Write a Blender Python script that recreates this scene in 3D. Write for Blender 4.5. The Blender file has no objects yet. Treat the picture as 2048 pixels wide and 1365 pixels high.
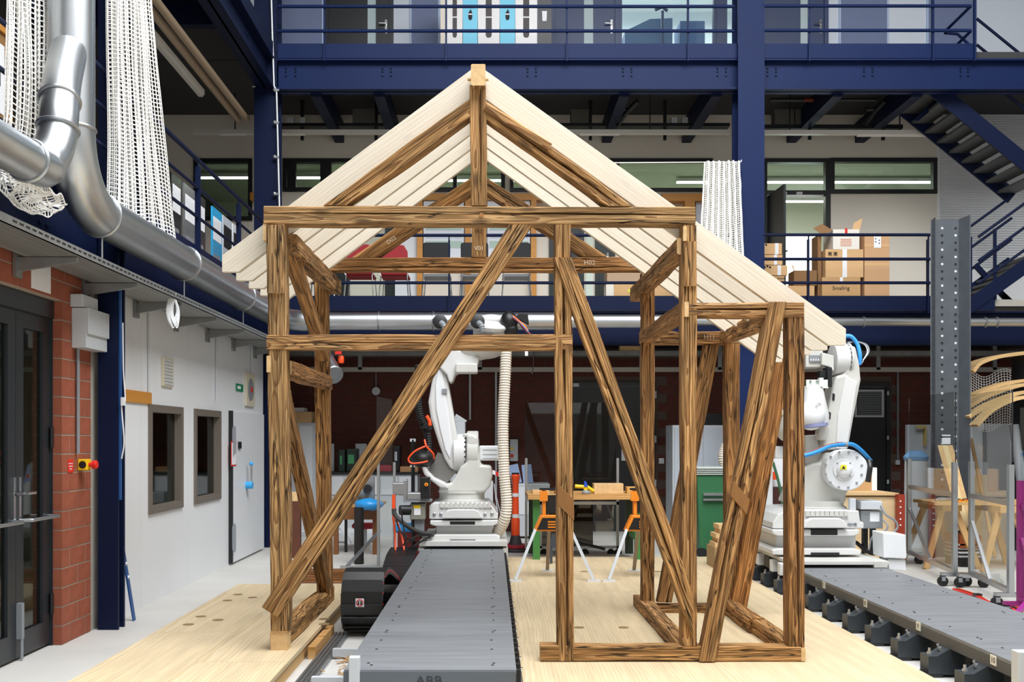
import bpy, bmesh, math, random
from mathutils import Vector, Matrix, noise
random.seed(7)
SC = bpy.context.scene
COL = SC.collection
# ---------------------------------------------------------------- camera, world, light, exposure
F, CX, CY, HC = 1950.0, 984.0, 878.0, 1.62          # focal length in px (2048 wide), vanishing point, eye height
cam_d = bpy.data.cameras.new('camera'); cam = bpy.data.objects.new('camera', cam_d); COL.objects.link(cam)
cam.location = (0, 0, HC); cam.rotation_euler = (math.pi/2, 0, 0)
cam_d.sensor_width = 36; cam_d.lens = F*36/2048; cam_d.shift_x = (1024-CX)/2048; cam_d.shift_y = (CY-682.5)/2048
cam_d.clip_end = 200
SC.camera = cam
w = bpy.data.worlds.new('daylight'); SC.world = w; w.use_nodes = True
bg = w.node_tree.nodes['Background']; bg.inputs[0].default_value = (0.75, 0.87, 1.0, 1); bg.inputs[1].default_value = 0.35
def area(name, loc, rot, sx, sy, power, col=(1,1,1)):
    l = bpy.data.lights.new(name, 'AREA'); l.shape = 'RECTANGLE'; l.size = sx; l.size_y = sy; l.energy = power; l.color = col
    o = bpy.data.objects.new(name, l); COL.objects.link(o); o.location = loc; o.rotation_euler = rot
    return o
area('skylight_front', (2.5, 4.6, 11.6), (0, 0, 0), 10.0, 9.5, 3250, (0.96, 0.98, 1.0))
area('window_light_front', (2.5, -6.6, 5.0), (math.radians(90), 0, 0), 11.0, 5.0, 200, (0.97, 0.98, 1.0))  # added frontal fill for the timber faces; no known window there
area('room_light_lower', (1.5, 19.2, 6.5), (0, 0, 0), 11.0, 1.0, 110, (0.97, 1.0, 0.9))
area('room_light_upper', (2.5, 19.2, 10.6), (0, 0, 0), 10.0, 1.5, 300, (0.92, 0.97, 1.0))
vs = SC.view_settings
vs.view_transform = 'Standard'; vs.look = 'None'; vs.exposure = 0.1; vs.gamma = 1.0; vs.use_curve_mapping = False
# ---------------------------------------------------------------- helpers
def V(px, py, Y): return Vector(((px-CX)*Y/F, Y, HC-(py-CY)*Y/F))
def XX(px, Y): return (px-CX)*Y/F
def ZZ(py, Y): return HC-(py-CY)*Y/F
MW = {}
def mw(o): return MW.get(o.name, Matrix()) if o is not None else Matrix()
def lin(h):
    h = h.lstrip('#'); c = [int(h[i:i+2], 16)/255 for i in (0, 2, 4)]
    return tuple(((x/12.92) if x <= .04045 else ((x+.055)/1.055)**2.4) for x in c)
class MB:
    def __init__(s): s.v = []; s.f = []; s.mi = []; s.m = 0
    def add(s, vs, fs):
        b = len(s.v); s.v += [tuple(q) for q in vs]
        for f in fs: s.f.append(tuple(b+i for i in f)); s.mi.append(s.m)
        return s
    def hexa(s, p): return s.add(p, [(0,3,2,1),(4,5,6,7),(0,1,5,4),(1,2,6,5),(2,3,7,6),(3,0,4,7)])
    def box(s, x0, x1, y0, y1, z0, z1):
        return s.hexa([(x0,y0,z0),(x1,y0,z0),(x1,y1,z0),(x0,y1,z0),(x0,y0,z1),(x1,y0,z1),(x1,y1,z1),(x0,y1,z1)])
    def pbox(s, px0, px1, py0, py1, Y, d):          # frontal box: pixel rectangle of its front face at depth Y, d deep
        return s.box(XX(px0,Y), XX(px1,Y), Y, Y+d, ZZ(py1,Y), ZZ(py0,Y))
    def bar(s, p0, p1, w, h, up=(0,0,1)):           # w across, h along up
        p0, p1 = Vector(p0), Vector(p1); d = (p1-p0).normalized(); u = Vector(up)
        if abs(d.dot(u)) > .98: u = Vector((0,1,0))
        a = d.cross(u).normalized(); u = a.cross(d).normalized(); a *= w/2; u *= h/2
        return s.hexa([p0-a-u, p0+a-u, p1+a-u, p1-a-u, p0-a+u, p0+a+u, p1+a+u, p1-a+u])
    def tube(s, pts, r, n=8, caps=True, radii=None):
        pts = [Vector(p) for p in pts]; N = len(pts); vs = []; fs = []
        t = (pts[1]-pts[0]).normalized(); u = t.orthogonal().normalized()
        for i in range(N):
            if i == 0: tt = pts[1]-pts[0]
            elif i == N-1: tt = pts[-1]-pts[-2]
            else: tt = (pts[i+1]-pts[i]).normalized()+(pts[i]-pts[i-1]).normalized()
            if tt.length < 1e-9: tt = t
            tt.normalize(); u = (u - tt*u.dot(tt)); u.normalize(); b = tt.cross(u); t = tt
            rr = radii[i] if radii else r
            for k in range(n):
                a = 2*math.pi*k/n; vs.append(pts[i]+u*(rr*math.cos(a))+b*(rr*math.sin(a)))
        for i in range(N-1):
            for k in range(n):
                k2 = (k+1) % n; fs.append((i*n+k, i*n+k2, (i+1)*n+k2, (i+1)*n+k))
        if caps: fs.append(tuple(range(n-1,-1,-1))); fs.append(tuple((N-1)*n+k for k in range(n)))
        return s.add(vs, fs)
    def cyl(s, p0, p1, r0, r1=None, n=16): return s.tube([p0, p1], r0, n, True, [r0, r0 if r1 is None else r1])
    def lathe(s, prof, base, axis=(0,0,1), n=20):   # prof: (radius, distance along axis)
        ax = Vector(axis).normalized(); base = Vector(base); u = ax.orthogonal().normalized(); b = ax.cross(u); vs = []; fs = []; N = len(prof)
        for r, t in prof:
            for k in range(n):
                a = 2*math.pi*k/n; vs.append(base+ax*t+u*(max(r,1e-4)*math.cos(a))+b*(max(r,1e-4)*math.sin(a)))
        for i in range(N-1):
            for k in range(n):
                k2 = (k+1) % n; fs.append((i*n+k, i*n+k2, (i+1)*n+k2, (i+1)*n+k))
        fs.append(tuple(range(n-1,-1,-1))); fs.append(tuple((N-1)*n+k for k in range(n)))
        return s.add(vs, fs)
    def prism(s, poly, a, b, axis='y'):             # polygon (u,w) extruded between a and b along axis
        def P(q, t): return {'y': (q[0],t,q[1]), 'x': (t,q[0],q[1]), 'z': (q[0],q[1],t)}[axis]
        n = len(poly); vs = [P(q,a) for q in poly]+[P(q,b) for q in poly]
        fs = [tuple(range(n)), tuple(range(2*n-1,n-1,-1))]+[(i, n+i, n+(i+1)%n, (i+1)%n) for i in range(n)]
        return s.add(vs, fs)
    def pprism(s, pix, Y, d): return s.prism([(XX(x,Y), ZZ(y,Y)) for x, y in pix], Y, Y+d, 'y')
    def sphere(s, c, r, n=12, sc=(1,1,1)):
        c = Vector(c); vs = []; fs = []; m = n//2
        for i in range(m+1):
            th = math.pi*i/m
            for k in range(n):
                a = 2*math.pi*k/n; rr = max(math.sin(th), 1e-3)
                vs.append((c.x+sc[0]*r*rr*math.cos(a), c.y+sc[1]*r*rr*math.sin(a), c.z+sc[2]*r*math.cos(th)))
        for i in range(m):
            for k in range(n):
                k2 = (k+1) % n; fs.append((i*n+k, (i+1)*n+k, (i+1)*n+k2, i*n+k2))
        return s.add(vs, fs)
    def mesh(s, name, mats, smooth=False, inv=None):
        me = bpy.data.meshes.new(name)
        vv = [inv @ Vector(q) for q in s.v] if inv is not None else s.v
        me.from_pydata(vv, [], s.f); 
        mats = mats if isinstance(mats, (list, tuple)) else [mats]
        for m in mats: me.materials.append(m)
        if len(mats) > 1: me.polygons.foreach_set('material_index', s.mi)
        bm = bmesh.new(); bm.from_mesh(me); bmesh.ops.recalc_face_normals(bm, faces=bm.faces); bm.to_mesh(me); bm.free()
        if smooth:
            me.polygons.foreach_set('use_smooth', [True]*len(me.polygons)); me.set_sharp_from_angle(angle=0.7)
        return me
    def build(s, name, mats, parent=None, local=False, smooth=False, label=None, bevel=0):
        if parent is None and not local:            # top-level mesh: origin at the middle of its base
            xs = [q[0] for q in s.v]; ys = [q[1] for q in s.v]; zs = [q[2] for q in s.v]
            c = Vector(((min(xs)+max(xs))/2, (min(ys)+max(ys))/2, min(zs))); inv = Matrix.Translation(-c)
            o = bpy.data.objects.new(name, s.mesh(name, mats, smooth, inv)); o.location = c; MW[o.name] = Matrix.Translation(c)
        else:
            inv = None if local else mw(parent).inverted()
            o = bpy.data.objects.new(name, s.mesh(name, mats, smooth, inv)); MW[o.name] = mw(parent)
        COL.objects.link(o); o.parent = parent
        if label: o['label'] = label
        if bevel:
            b = o.modifiers.new('bevel', 'BEVEL'); b.width = bevel; b.segments = 2; b.limit_method = 'ANGLE'
        return o
def tag(o, label=None, cat=None, group=None, kind=None):
    if label: o['label'] = label
    if cat: o['category'] = cat
    if group: o['group'] = group
    if kind: o['kind'] = kind
    return o
def thing(name, label, cat, loc=(0,0,0), group=None, rz=0):
    o = bpy.data.objects.new(name, None); COL.objects.link(o); o.location = loc; o.rotation_euler = (0,0,rz); o.empty_display_size = .1
    MW[o.name] = Matrix.Translation(loc) @ Matrix.Rotation(rz, 4, 'Z')
    return tag(o, label, cat, group)
def struct(name, mb, mat, parent=None, smooth=False, label=None):
    o = mb.build(name, mat, parent, smooth=smooth)
    if parent is None: o['kind'] = 'structure'
    if label: o['label'] = label
    return o
def struct_empty(name, loc=(0,0,0)):
    o = bpy.data.objects.new(name, None); COL.objects.link(o); o.location = loc; MW[o.name] = Matrix.Translation(loc); o['kind'] = 'structure'; return o
def dup(root, loc, rz=None, label=None):
    r = root.copy(); COL.objects.link(r); r.location = loc
    if rz is not None: r.rotation_euler = (0,0,rz)
    if label: r['label'] = label
    def rec(a, b):
        for ch in list(a.children):
            c = ch.copy(); COL.objects.link(c); c.parent = b; rec(ch, c)
    rec(root, r); return r
def inst(name, me, loc, parent=None, rot=(0,0,0), scale=(1,1,1)):   # a piece that shares mesh data
    o = bpy.data.objects.new(name, me); COL.objects.link(o); o.parent = parent
    o.location = (mw(parent).inverted() @ Vector(loc)) if parent else loc; o.rotation_euler = rot; o.scale = scale
    return o
def text(body, name, loc, size, mat, parent=None, rot=(math.pi/2,0,0), ext=.0008, align='CENTER', sx=1):
    c = bpy.data.curves.new(name, 'FONT'); c.body = body; c.size = size; c.extrude = ext; c.align_x = align; c.align_y = 'CENTER'; c.resolution_u = 2
    tmp = bpy.data.objects.new(name, c); COL.objects.link(tmp); bpy.context.view_layer.update()
    me = bpy.data.meshes.new_from_object(tmp.evaluated_get(bpy.context.evaluated_depsgraph_get())); bpy.data.objects.remove(tmp); me.materials.clear(); me.materials.append(mat)
    o = bpy.data.objects.new(name, me); COL.objects.link(o)
    m = Matrix.Translation(Vector(loc)) @ __import__('mathutils').Euler(rot).to_matrix().to_4x4() @ Matrix.Diagonal((sx,1,1,1))
    o.parent = parent; o.matrix_local = mw(parent).inverted() @ m
    return o
def spline(pts, n=8):                               # Catmull-Rom through pts
    P = [Vector(p) for p in pts]; P = [P[0]*2-P[1]]+P+[P[-1]*2-P[-2]]; out = []
    for i in range(1, len(P)-2):
        for k in range(n):
            t = k/n; a, b, c, d = P[i-1], P[i], P[i+1], P[i+2]
            out.append(.5*((2*b)+(c-a)*t+(2*a-5*b+4*c-d)*t*t+(3*b-a-3*c+d)*t**3))
    out.append(P[-2]); return out
def corr(mb, pts, r, step, dr, n=12):               # corrugated hose along pts
    pts = [Vector(p) for p in pts]; L = [0]
    for i in range(len(pts)-1): L.append(L[-1]+(pts[i+1]-pts[i]).length)
    N = max(4, int(L[-1]/(step/2))); out = []; rad = []; j = 0
    for k in range(N+1):
        t = L[-1]*k/N
        while j < len(L)-2 and L[j+1] < t: j += 1
        q = (t-L[j])/max(L[j+1]-L[j], 1e-9); out.append(pts[j].lerp(pts[j+1], q)); rad.append(r+(dr if k % 2 else -dr))
    mb.tube(out, r, n, True, rad)
# ---------------------------------------------------------------- materials
MATS = {}
def nodes(name):
    m = bpy.data.materials.new(name); m.use_nodes = True; nt = m.node_tree
    return m, nt, nt.nodes, nt.links, nt.nodes['Principled BSDF']
def M(name, col='#808080', rough=.5, metal=0, var=0, scale=4, bump=0, bscale=60, stretch=(1,1,1), spec=.5, emit=0):
    if name in MATS: return MATS[name]
    m, nt, N, L, p = nodes(name); c = lin(col)
    p.inputs['Base Color'].default_value = (*c, 1); p.inputs['Roughness'].default_value = rough; p.inputs['Metallic'].default_value = metal
    p.inputs['Specular IOR Level'].default_value = spec
    if emit: p.inputs['Emission Color'].default_value = (*c, 1); p.inputs['Emission Strength'].default_value = emit
    if var or bump:
        tc = N.new('ShaderNodeTexCoord'); mp = N.new('ShaderNodeMapping'); mp.inputs['Scale'].default_value = stretch; L.new(tc.outputs['Object'], mp.inputs[0])
        if var:
            nz = N.new('ShaderNodeTexNoise'); nz.inputs['Scale'].default_value = scale; nz.inputs['Detail'].default_value = 5; L.new(mp.outputs[0], nz.inputs[0])
            mr = N.new('ShaderNodeMapRange'); mr.inputs[1].default_value = .3; mr.inputs[2].default_value = .7; mr.inputs[3].default_value = 1-var; mr.inputs[4].default_value = 1+var; L.new(nz.outputs[0], mr.inputs[0])
            mx = N.new('ShaderNodeVectorMath'); mx.operation = 'SCALE'; mx.inputs[0].default_value = c; L.new(mr.outputs[0], mx.inputs['Scale']); L.new(mx.outputs[0], p.inputs['Base Color'])
        if bump:
            n2 = N.new('ShaderNodeTexNoise'); n2.inputs['Scale'].default_value = bscale; n2.inputs['Detail'].default_value = 4; L.new(mp.outputs[0], n2.inputs[0])
            b = N.new('ShaderNodeBump'); b.inputs['Strength'].default_value = bump; b.inputs['Distance'].default_value = .01; L.new(n2.outputs[0], b.inputs['Height']); L.new(b.outputs[0], p.inputs['Normal'])
    MATS[name] = m; return m
def glass(name, tint=(1,1,1), refl=.06, rough=.02):
    if name in MATS: return MATS[name]
    m = bpy.data.materials.new(name); m.use_nodes = True; N = m.node_tree.nodes; L = m.node_tree.links
    N.remove(N['Principled BSDF']); out = N['Material Output']
    t = N.new('ShaderNodeBsdfTransparent'); t.inputs[0].default_value = (*tint, 1); g = N.new('ShaderNodeBsdfGlossy'); g.inputs['Roughness'].default_value = rough
    fr0 = N.new('ShaderNodeLayerWeight'); fr = N.new('ShaderNodeMath'); fr.operation = 'POWER'; fr.inputs[1].default_value = 5; L.new(fr0.outputs['Facing'], fr.inputs[0]); ad = N.new('ShaderNodeMath'); ad.operation = 'MULTIPLY_ADD'; ad.inputs[1].default_value = .7; ad.inputs[2].default_value = refl
    mx = N.new('ShaderNodeMixShader'); L.new(fr.outputs[0], ad.inputs[0]); L.new(ad.outputs[0], mx.inputs[0]); L.new(t.outputs[0], mx.inputs[1]); L.new(g.outputs[0], mx.inputs[2]); L.new(mx.outputs[0], out.inputs[0])
    MATS[name] = m; return m
def timber_mat(name, dark, mid, light, ring=26, stain=.45, crackk=1.0, bump=.35, rough=.75, knots=1.0, fib=.25, warpk=.07, kph=3.0):
    m, nt, N, L, p = nodes(name)
    def nd(t, **k):
        n = N.new(t)
        for a, b in k.items(): setattr(n, a, b)
        return n
    def vm(op, a, b=None):
        n = nd('ShaderNodeVectorMath', operation=op)
        for i, q in enumerate((a, b)):
            if q is None: continue
            if hasattr(q, 'is_output'): L.new(q, n.inputs[i])
            else: n.inputs[i].default_value = q
        return n.outputs[0]
    def ma(op, a, b=None, c=None):
        n = nd('ShaderNodeMath', operation=op)
        for i, q in enumerate((a, b, c)):
            if q is None: continue
            if hasattr(q, 'is_output'): L.new(q, n.inputs[i])
            else: n.inputs[i].default_value = q
        return n.outputs[0]
    def nz(vec, sc, det=3):
        n = nd('ShaderNodeTexNoise'); n.inputs['Scale'].default_value = sc; n.inputs['Detail'].default_value = det; L.new(vec, n.inputs[0]); return n
    tc = nd('ShaderNodeTexCoord'); oi = nd('ShaderNodeObjectInfo')
    cmb = nd('ShaderNodeCombineXYZ'); L.new(ma('MULTIPLY', oi.outputs['Random'], 61.0), cmb.inputs[0])
    P = vm('ADD', tc.outputs['Object'], cmb.outputs[0])
    c2 = nd('ShaderNodeCombineXYZ'); L.new(ma('MULTIPLY_ADD', oi.outputs['Random'], .10, -.05), c2.inputs[1]); c2.inputs[2].default_value = .02
    wob = nz(vm('MULTIPLY', P, (.9, 4.0, 4.0)), 1.0, 2)
    vor = nd('ShaderNodeTexVoronoi'); vor.inputs['Scale'].default_value = 1.0; L.new(vm('MULTIPLY', P, (2.6, 7.0, 7.0)), vor.inputs[0])
    kn = nd('ShaderNodeMapRange'); kn.interpolation_type = 'SMOOTHSTEP'; kn.inputs[1].default_value = .05; kn.inputs[2].default_value = .30; kn.inputs[3].default_value = knots; kn.inputs[4].default_value = 0; L.new(vor.outputs['Distance'], kn.inputs[0])
    warp = vm('MULTIPLY', vm('SUBTRACT', wob.outputs['Color'], (.5,.5,.5)), (0, warpk, warpk))
    Q = vm('ADD', vm('ADD', vm('MULTIPLY', P, (.03, 1, 1)), c2.outputs[0]), warp)
    wv = nd('ShaderNodeTexWave', wave_type='RINGS', rings_direction='X', wave_profile='SAW'); wv.inputs['Scale'].default_value = ring; wv.inputs['Distortion'].default_value = .6; wv.inputs['Detail'].default_value = 2; wv.inputs['Detail Scale'].default_value = 2
    L.new(Q, wv.inputs[0]); L.new(ma('MULTIPLY', kn.outputs[0], kph), wv.inputs['Phase Offset'])
    fb = nz(vm('MULTIPLY', P, (3.0, 120.0, 120.0)), 1.0, 3)
    st = nz(vm('MULTIPLY', P, (1.2, 15.0, 15.0)), 1.0, 4)
    ck = nz(vm('MULTIPLY', P, (1.4, 26.0, 26.0)), 1.0, 2)
    ckd = ma('ABSOLUTE', ma('SUBTRACT', ck.outputs[0], .5))
    ckr = nd('ShaderNodeMapRange'); ckr.inputs[1].default_value = 0; ckr.inputs[2].default_value = .028; ckr.inputs[3].default_value = 1; ckr.inputs[4].default_value = 0; L.new(ckd, ckr.inputs[0])
    gate = nd('ShaderNodeMapRange'); gate.inputs[1].default_value = .40; gate.inputs[2].default_value = .55; gate.inputs[3].default_value = 0; gate.inputs[4].default_value = crackk; L.new(nz(vm('MULTIPLY', P, (.8, 3, 3)), 1.0, 1).outputs[0], gate.inputs[0])
    crack = ma('MULTIPLY', ckr.outputs[0], gate.outputs[0])
    ramp = nd('ShaderNodeValToRGB'); e = ramp.color_ramp.elements; e[0].position = 0; e[0].color = (*lin(light), 1); e[1].position = 1; e[1].color = (*lin(dark), 1)
    x = e.new(.55); x.color = (*lin(mid), 1); x = e.new(.9); x.color = (*lin(dark), 1)
    L.new(wv.outputs['Fac'], ramp.inputs[0])
    def mul(col, fac_out, lo, hi, a=.35, b=.65):
        mr = nd('ShaderNodeMapRange'); mr.inputs[1].default_value = a; mr.inputs[2].default_value = b; mr.inputs[3].default_value = lo; mr.inputs[4].default_value = hi; L.new(fac_out, mr.inputs[0])
        n = nd('ShaderNodeVectorMath', operation='SCALE'); L.new(col, n.inputs[0]); L.new(mr.outputs[0], n.inputs['Scale']); return n.outputs[0]
    c = mul(ramp.outputs[0], st.outputs[0], 1-stain, 1+stain*.45)
    c = mul(c, fb.outputs[0], 1-fib, 1+fib)
    c = mul(c, kn.outputs[0], 1.0, .42, .25, 1.0)
    c = mul(c, crack, 1.0, .12, 0, 1)
    tint = vm('MULTIPLY', c, oi.outputs['Color'])
    L.new(tint, p.inputs['Base Color']); p.inputs['Roughness'].default_value = rough; p.inputs['Specular IOR Level'].default_value = .25
    hgt = ma('SUBTRACT', ma('MULTIPLY_ADD', fb.outputs[0], .5, ma('MULTIPLY', wv.outputs['Fac'], .35)), ma('MULTIPLY', crack, 1.6))
    b = nd('ShaderNodeBump'); b.inputs['Strength'].default_value = bump; b.inputs['Distance'].default_value = .006; L.new(hgt, b.inputs['Height']); L.new(b.outputs[0], p.inputs['Normal'])
    MATS[name] = m; return m
OLD = timber_mat('weathered timber', '#835f3c', '#a58156', '#b9966a', ring=32, fib=.5, stain=.36, bump=.6, warpk=.09, crackk=1.3, kph=4.0)
NEW = timber_mat('fresh planed spruce', '#ddd2be', '#e2d9c7', '#e6decf', ring=14, stain=.04, crackk=.0, bump=.04, rough=.55, knots=.35, fib=.05)
CUT = M('freshly sawn end grain', '#d8b583', .8, var=.12, scale=25, bump=.15)
FLOORWOOD = timber_mat('spruce floor panel', '#cfb993', '#d5c19e', '#dbc9a8', ring=12, stain=.10, crackk=.0, bump=.05, rough=.5, knots=.25, fib=.06)
BENCHWOOD = timber_mat('bench wood', '#a9763d', '#c99a5e', '#d8b07a', ring=14, stain=.12, crackk=0, bump=.05, rough=.5, knots=.3, fib=.08)
BLUE = M('navy steel paint', '#162650', .5, var=.06, scale=1.5, spec=.15)
BLUE_SHADE = M('navy steel with painted shade', '#0f1937', .5, var=.06, scale=1.5, spec=.15)  # same navy paint, darkened: shade of lower and left steel put into colour
CONC = M('light concrete floor', '#c9c7c2', .55, var=.07, scale=1.2, bump=.03)
CONCW = M('raw concrete', '#a8a49b', .8, var=.1, scale=5, bump=.1)
WHITEW = M('white wall panel', '#e6e8ea', .42, var=.025, scale=1.0)
BEIGEW = M('cream plaster wall', '#e0d9cc', .8, var=.03, scale=.8)
COOLW = M('cool white wall', '#dde4ee', .8, var=.02, scale=.8)
SLATEW = M('slate blue panel', '#7682a4', .6, var=.03)
GALV = M('galvanised sheet', '#b9bdc0', .24, 1.0, var=.08, scale=5, bump=.02, bscale=8)
DUCT = M('spiral duct metal', '#c8ccd0', .36, 1.0, var=.05, scale=3)
ZINC = M('zinc tray', '#9a9c9c', .45, .7, var=.1, scale=8)
ALU = M('brushed aluminium', '#b4b7ba', .35, .9)
STEEL = M('grey steel column', '#656b72', .45, .6, var=.08, scale=6)
DECKM = M('grey deck plate', '#7e8185', .5, .15, var=.12, scale=3, stretch=(.6,5,1), bump=.02)
DECKS = M('dark grey side steel', '#4c4c4a', .55, .3, var=.1, scale=4)
BLACK = M('black plastic', '#141416', .45)
DARK = M('black frame', '#17191c', .4)
DGREEN = M('dark green door', '#16211f', .35, var=.1)
RUBBER = M('black rubber', '#101010', .7)
ROBW = M('robot white paint', '#d4d5d4', .32, var=.03, scale=3)
ROBC = M('robot cream casting', '#c9c9c4', .4, var=.05, scale=5)
WHITE = M('white plastic', '#e0e3e6', .4)
LGREY = M('light grey paint', '#c4c9ce', .45)
GREY = M('mid grey paint', '#84898e', .5)
BRICK = M('red clay brick', '#96513a', .75, var=.14, scale=9, bump=.25, bscale=90)
BRICK_SHADE = M('red brick with painted shade', '#5c2a1f', .75, var=.14, scale=9, bump=.25, bscale=90)  # back wall brick: shade under the gallery put into a darker colour
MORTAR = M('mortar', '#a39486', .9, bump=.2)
MORTAR_SHADE = M('mortar with painted shade', '#5e5049', .9, bump=.2)  # joints of the back wall, darkened with the same painted gallery shade
NETM = M('white net cord', '#fbfaf6', .8)
ORANGE = M('orange plastic', '#f0501c', .45)
ORTOOL = M('orange tool plastic', '#ee8a1e', .45)
YELLOW = M('yellow plastic', '#f2c80f', .45)
RED = M('red plastic', '#d9281e', .45)
GREENB = M('green bin plastic', '#2f6b45', .5, var=.05)
GREENP = M('green bench paint', '#3d7a3a', .5, var=.08)
SKYB = M('light blue plastic', '#3fa9e8', .4)
CARD = M('cardboard', '#c39c6c', .85, var=.05, scale=3)
CARD2 = M('light cardboard', '#d3ab7c', .85, var=.05, scale=3)
TAPE = M('white tape', '#e9eaee', .4)
REDSEAT = M('red upholstery', '#9b1f28', .7)
CHROME = M('chrome', '#d5d8da', .15, 1.0)
OCHRE = M('varnished oak board', '#c98a3a', .5, var=.08, scale=3, stretch=(1,.3,6))
PAPER = M('paper white', '#eef0f4', .7)
PLEXI = glass('clear acrylic', (.93,.95,.95), .06)
PANE = glass('window glass', (.88,.94,.9), .07)
PANED = glass('tinted window glass', (.5,.55,.52), .09)
TUBEL = M('lit fluorescent tube', '#fbfff2', .5, emit=5.0)
LOUV = M('unlit luminaire', '#d6d3cc', .4)
INK = M('black ink', '#1b1b1d', .7)
# ================================================================ STRUCTURE
YW, YG = 17.0, 14.5                                  # back wall, front of the back galleries
struct('floor', MB().box(-7, 10, -7, 22, -.2, 0), CONC)
SHELL = M('grey hall shell', '#8f8d89', .8)
struct('wall_front', MB().box(-7, 10, -7.2, -7, 0, 12), SHELL)
struct('wall_right', MB().box(9.6, 9.8, -7, 22, 0, 12), SHELL)
struct('ceiling', MB().box(-7, 10, -7.2, 22, 12.0, 12.2), SHELL)
struct('wall_far_left', MB().box(-6.2, -6.0, -7, 22, 0, 12), M('cream wall with painted shade', '#4d4946', .8))  # cream wall; the unlit gallery's shade is put into its dark colour
def wall_open(mb, a0, a1, z0, z1, ops, t0, t1, axis='y'):
    As = sorted({a0, a1, *[q for o in ops for q in o[:2]]}); Zs = sorted({z0, z1, *[q for o in ops for q in o[2:]]})
    for i in range(len(As)-1):
        for j in range(len(Zs)-1):
            a, b, c, d = As[i], As[i+1], Zs[j], Zs[j+1]; am, zm = (a+b)/2, (c+d)/2
            if a < a0 or b > a1 or c < z0 or d > z1: continue
            if any(o[0] < am < o[1] and o[2] < zm < o[3] for o in ops): continue
            if axis == 'y': mb.box(a, b, t0, t1, c, d)
            else: mb.box(t0, t1, a, b, c, d)
    return mb
XL = -3.37
# ---- left wall: brick pier, brick over the door, concrete strip, white panels
wl = struct_empty('wall_left', (XL, 8, 0))
struct('masonry_core', MB().box(-3.9, XL-.004, 7.64+.004, 8.19, 0, 3.0).box(-3.9, XL-.004, 4, 7.65, 2.70, 3.0), MORTAR, wl)
def brick_mesh(l, d, h, mat, name='brick'):
    mb = MB(); e = .004
    mb.hexa([(0,0,0),(l,0,0),(l,d,0),(0,d,0),(0,0,h),(l,0,h),(l,d,h),(0,d,h)])
    return mb.mesh(name, mat)
bm_l = {}
def lbrick(y0, y1, z0, rv):
    k = round(y1-y0, 3)
    if k not in bm_l:
        q = MB(); q.box(-.095, 0, 0, k, 0, .138); bm_l[k] = q.mesh('brick', BRICK)
    inst('brick', bm_l[k], (XL+random.uniform(-.0015,.0015), y0, z0), wl)
for c in range(20):
    z0 = .006+c*.15
    if c < 18: row = [(7.64,7.93),(7.942,8.188)] if c % 2 else [(7.64,7.78),(7.792,8.082),(8.094,8.188)]
    else:
        y = 6.2 if c % 2 else 6.35; row = []
        while y < 8.18: row.append((y, min(y+.29, 8.188))); y += .302
    for a, b in row: lbrick(a, b, z0, True)
struct('concrete_strip', MB().box(-3.9, XL-.01, 8.19, 8.5, 0, 3.0), CONCW, wl)
wins = [(9.58, 10.56, .905, 1.93), (11.04, 12.04, .905, 1.93)]
for a, b in ((8.5,9.35),(9.353,10.8),(10.803,12.4),(12.403,14.35)):
    mb = MB(); wall_open(mb, a, b, 0, 2.95, [o for o in wins if a < o[0] < b], -3.47, XL, 'x'); struct('wall_panel', mb, WHITEW, wl)
struct('end_panel', MB().box(-6, -3.47, 14.25, 14.35, 0, 2.95), WHITEW, wl)
struct('soffit_panel', MB().box(-6, XL, 8.5, 14.35, 2.95, 3.0), WHITEW, wl)
# dark room behind the two windows
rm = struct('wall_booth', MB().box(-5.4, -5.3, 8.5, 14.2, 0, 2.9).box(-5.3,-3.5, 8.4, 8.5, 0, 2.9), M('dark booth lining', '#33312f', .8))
for i, (a, b, c, d) in enumerate(wins):
    wn = struct_empty('window_%d' % (i+1), (XL, a, c))
    FR = M('brown grey window frame', '#6f675e', .5)
    mb = MB(); f = .045
    for q in ((a-.03, a+f, c-.03, d+.03), (b-f, b+.03, c-.03, d+.03), (a+f, b-f, c-.03, c+f), (a+f, b-f, d-f, d+.03)): mb.box(-3.46, XL+.022, q[0], q[1], q[2], q[3])
    struct('window_frame', mb, FR, wn)
    struct('pane', MB().box(-3.43, -3.424, a+f, b-f, c+f, d-f), PANED, wn)
cab = M('booth cabinet', '#b8bcc0', .5)
o = MB().box(-4.3, -3.9, 9.3, 12.6, 0, 1.25).build('booth_cabinet', cab); tag(o, 'pale grey cabinet seen through the two windows in the white wall', 'cabinet')
o = MB().box(-4.2, -3.95, 11.3, 12.2, 1.3, 1.62).build('booth_monitor', BLACK, bevel=.01); tag(o, 'black box behind the far window of the white wall', 'monitor'); o.location.z = 1.25
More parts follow.
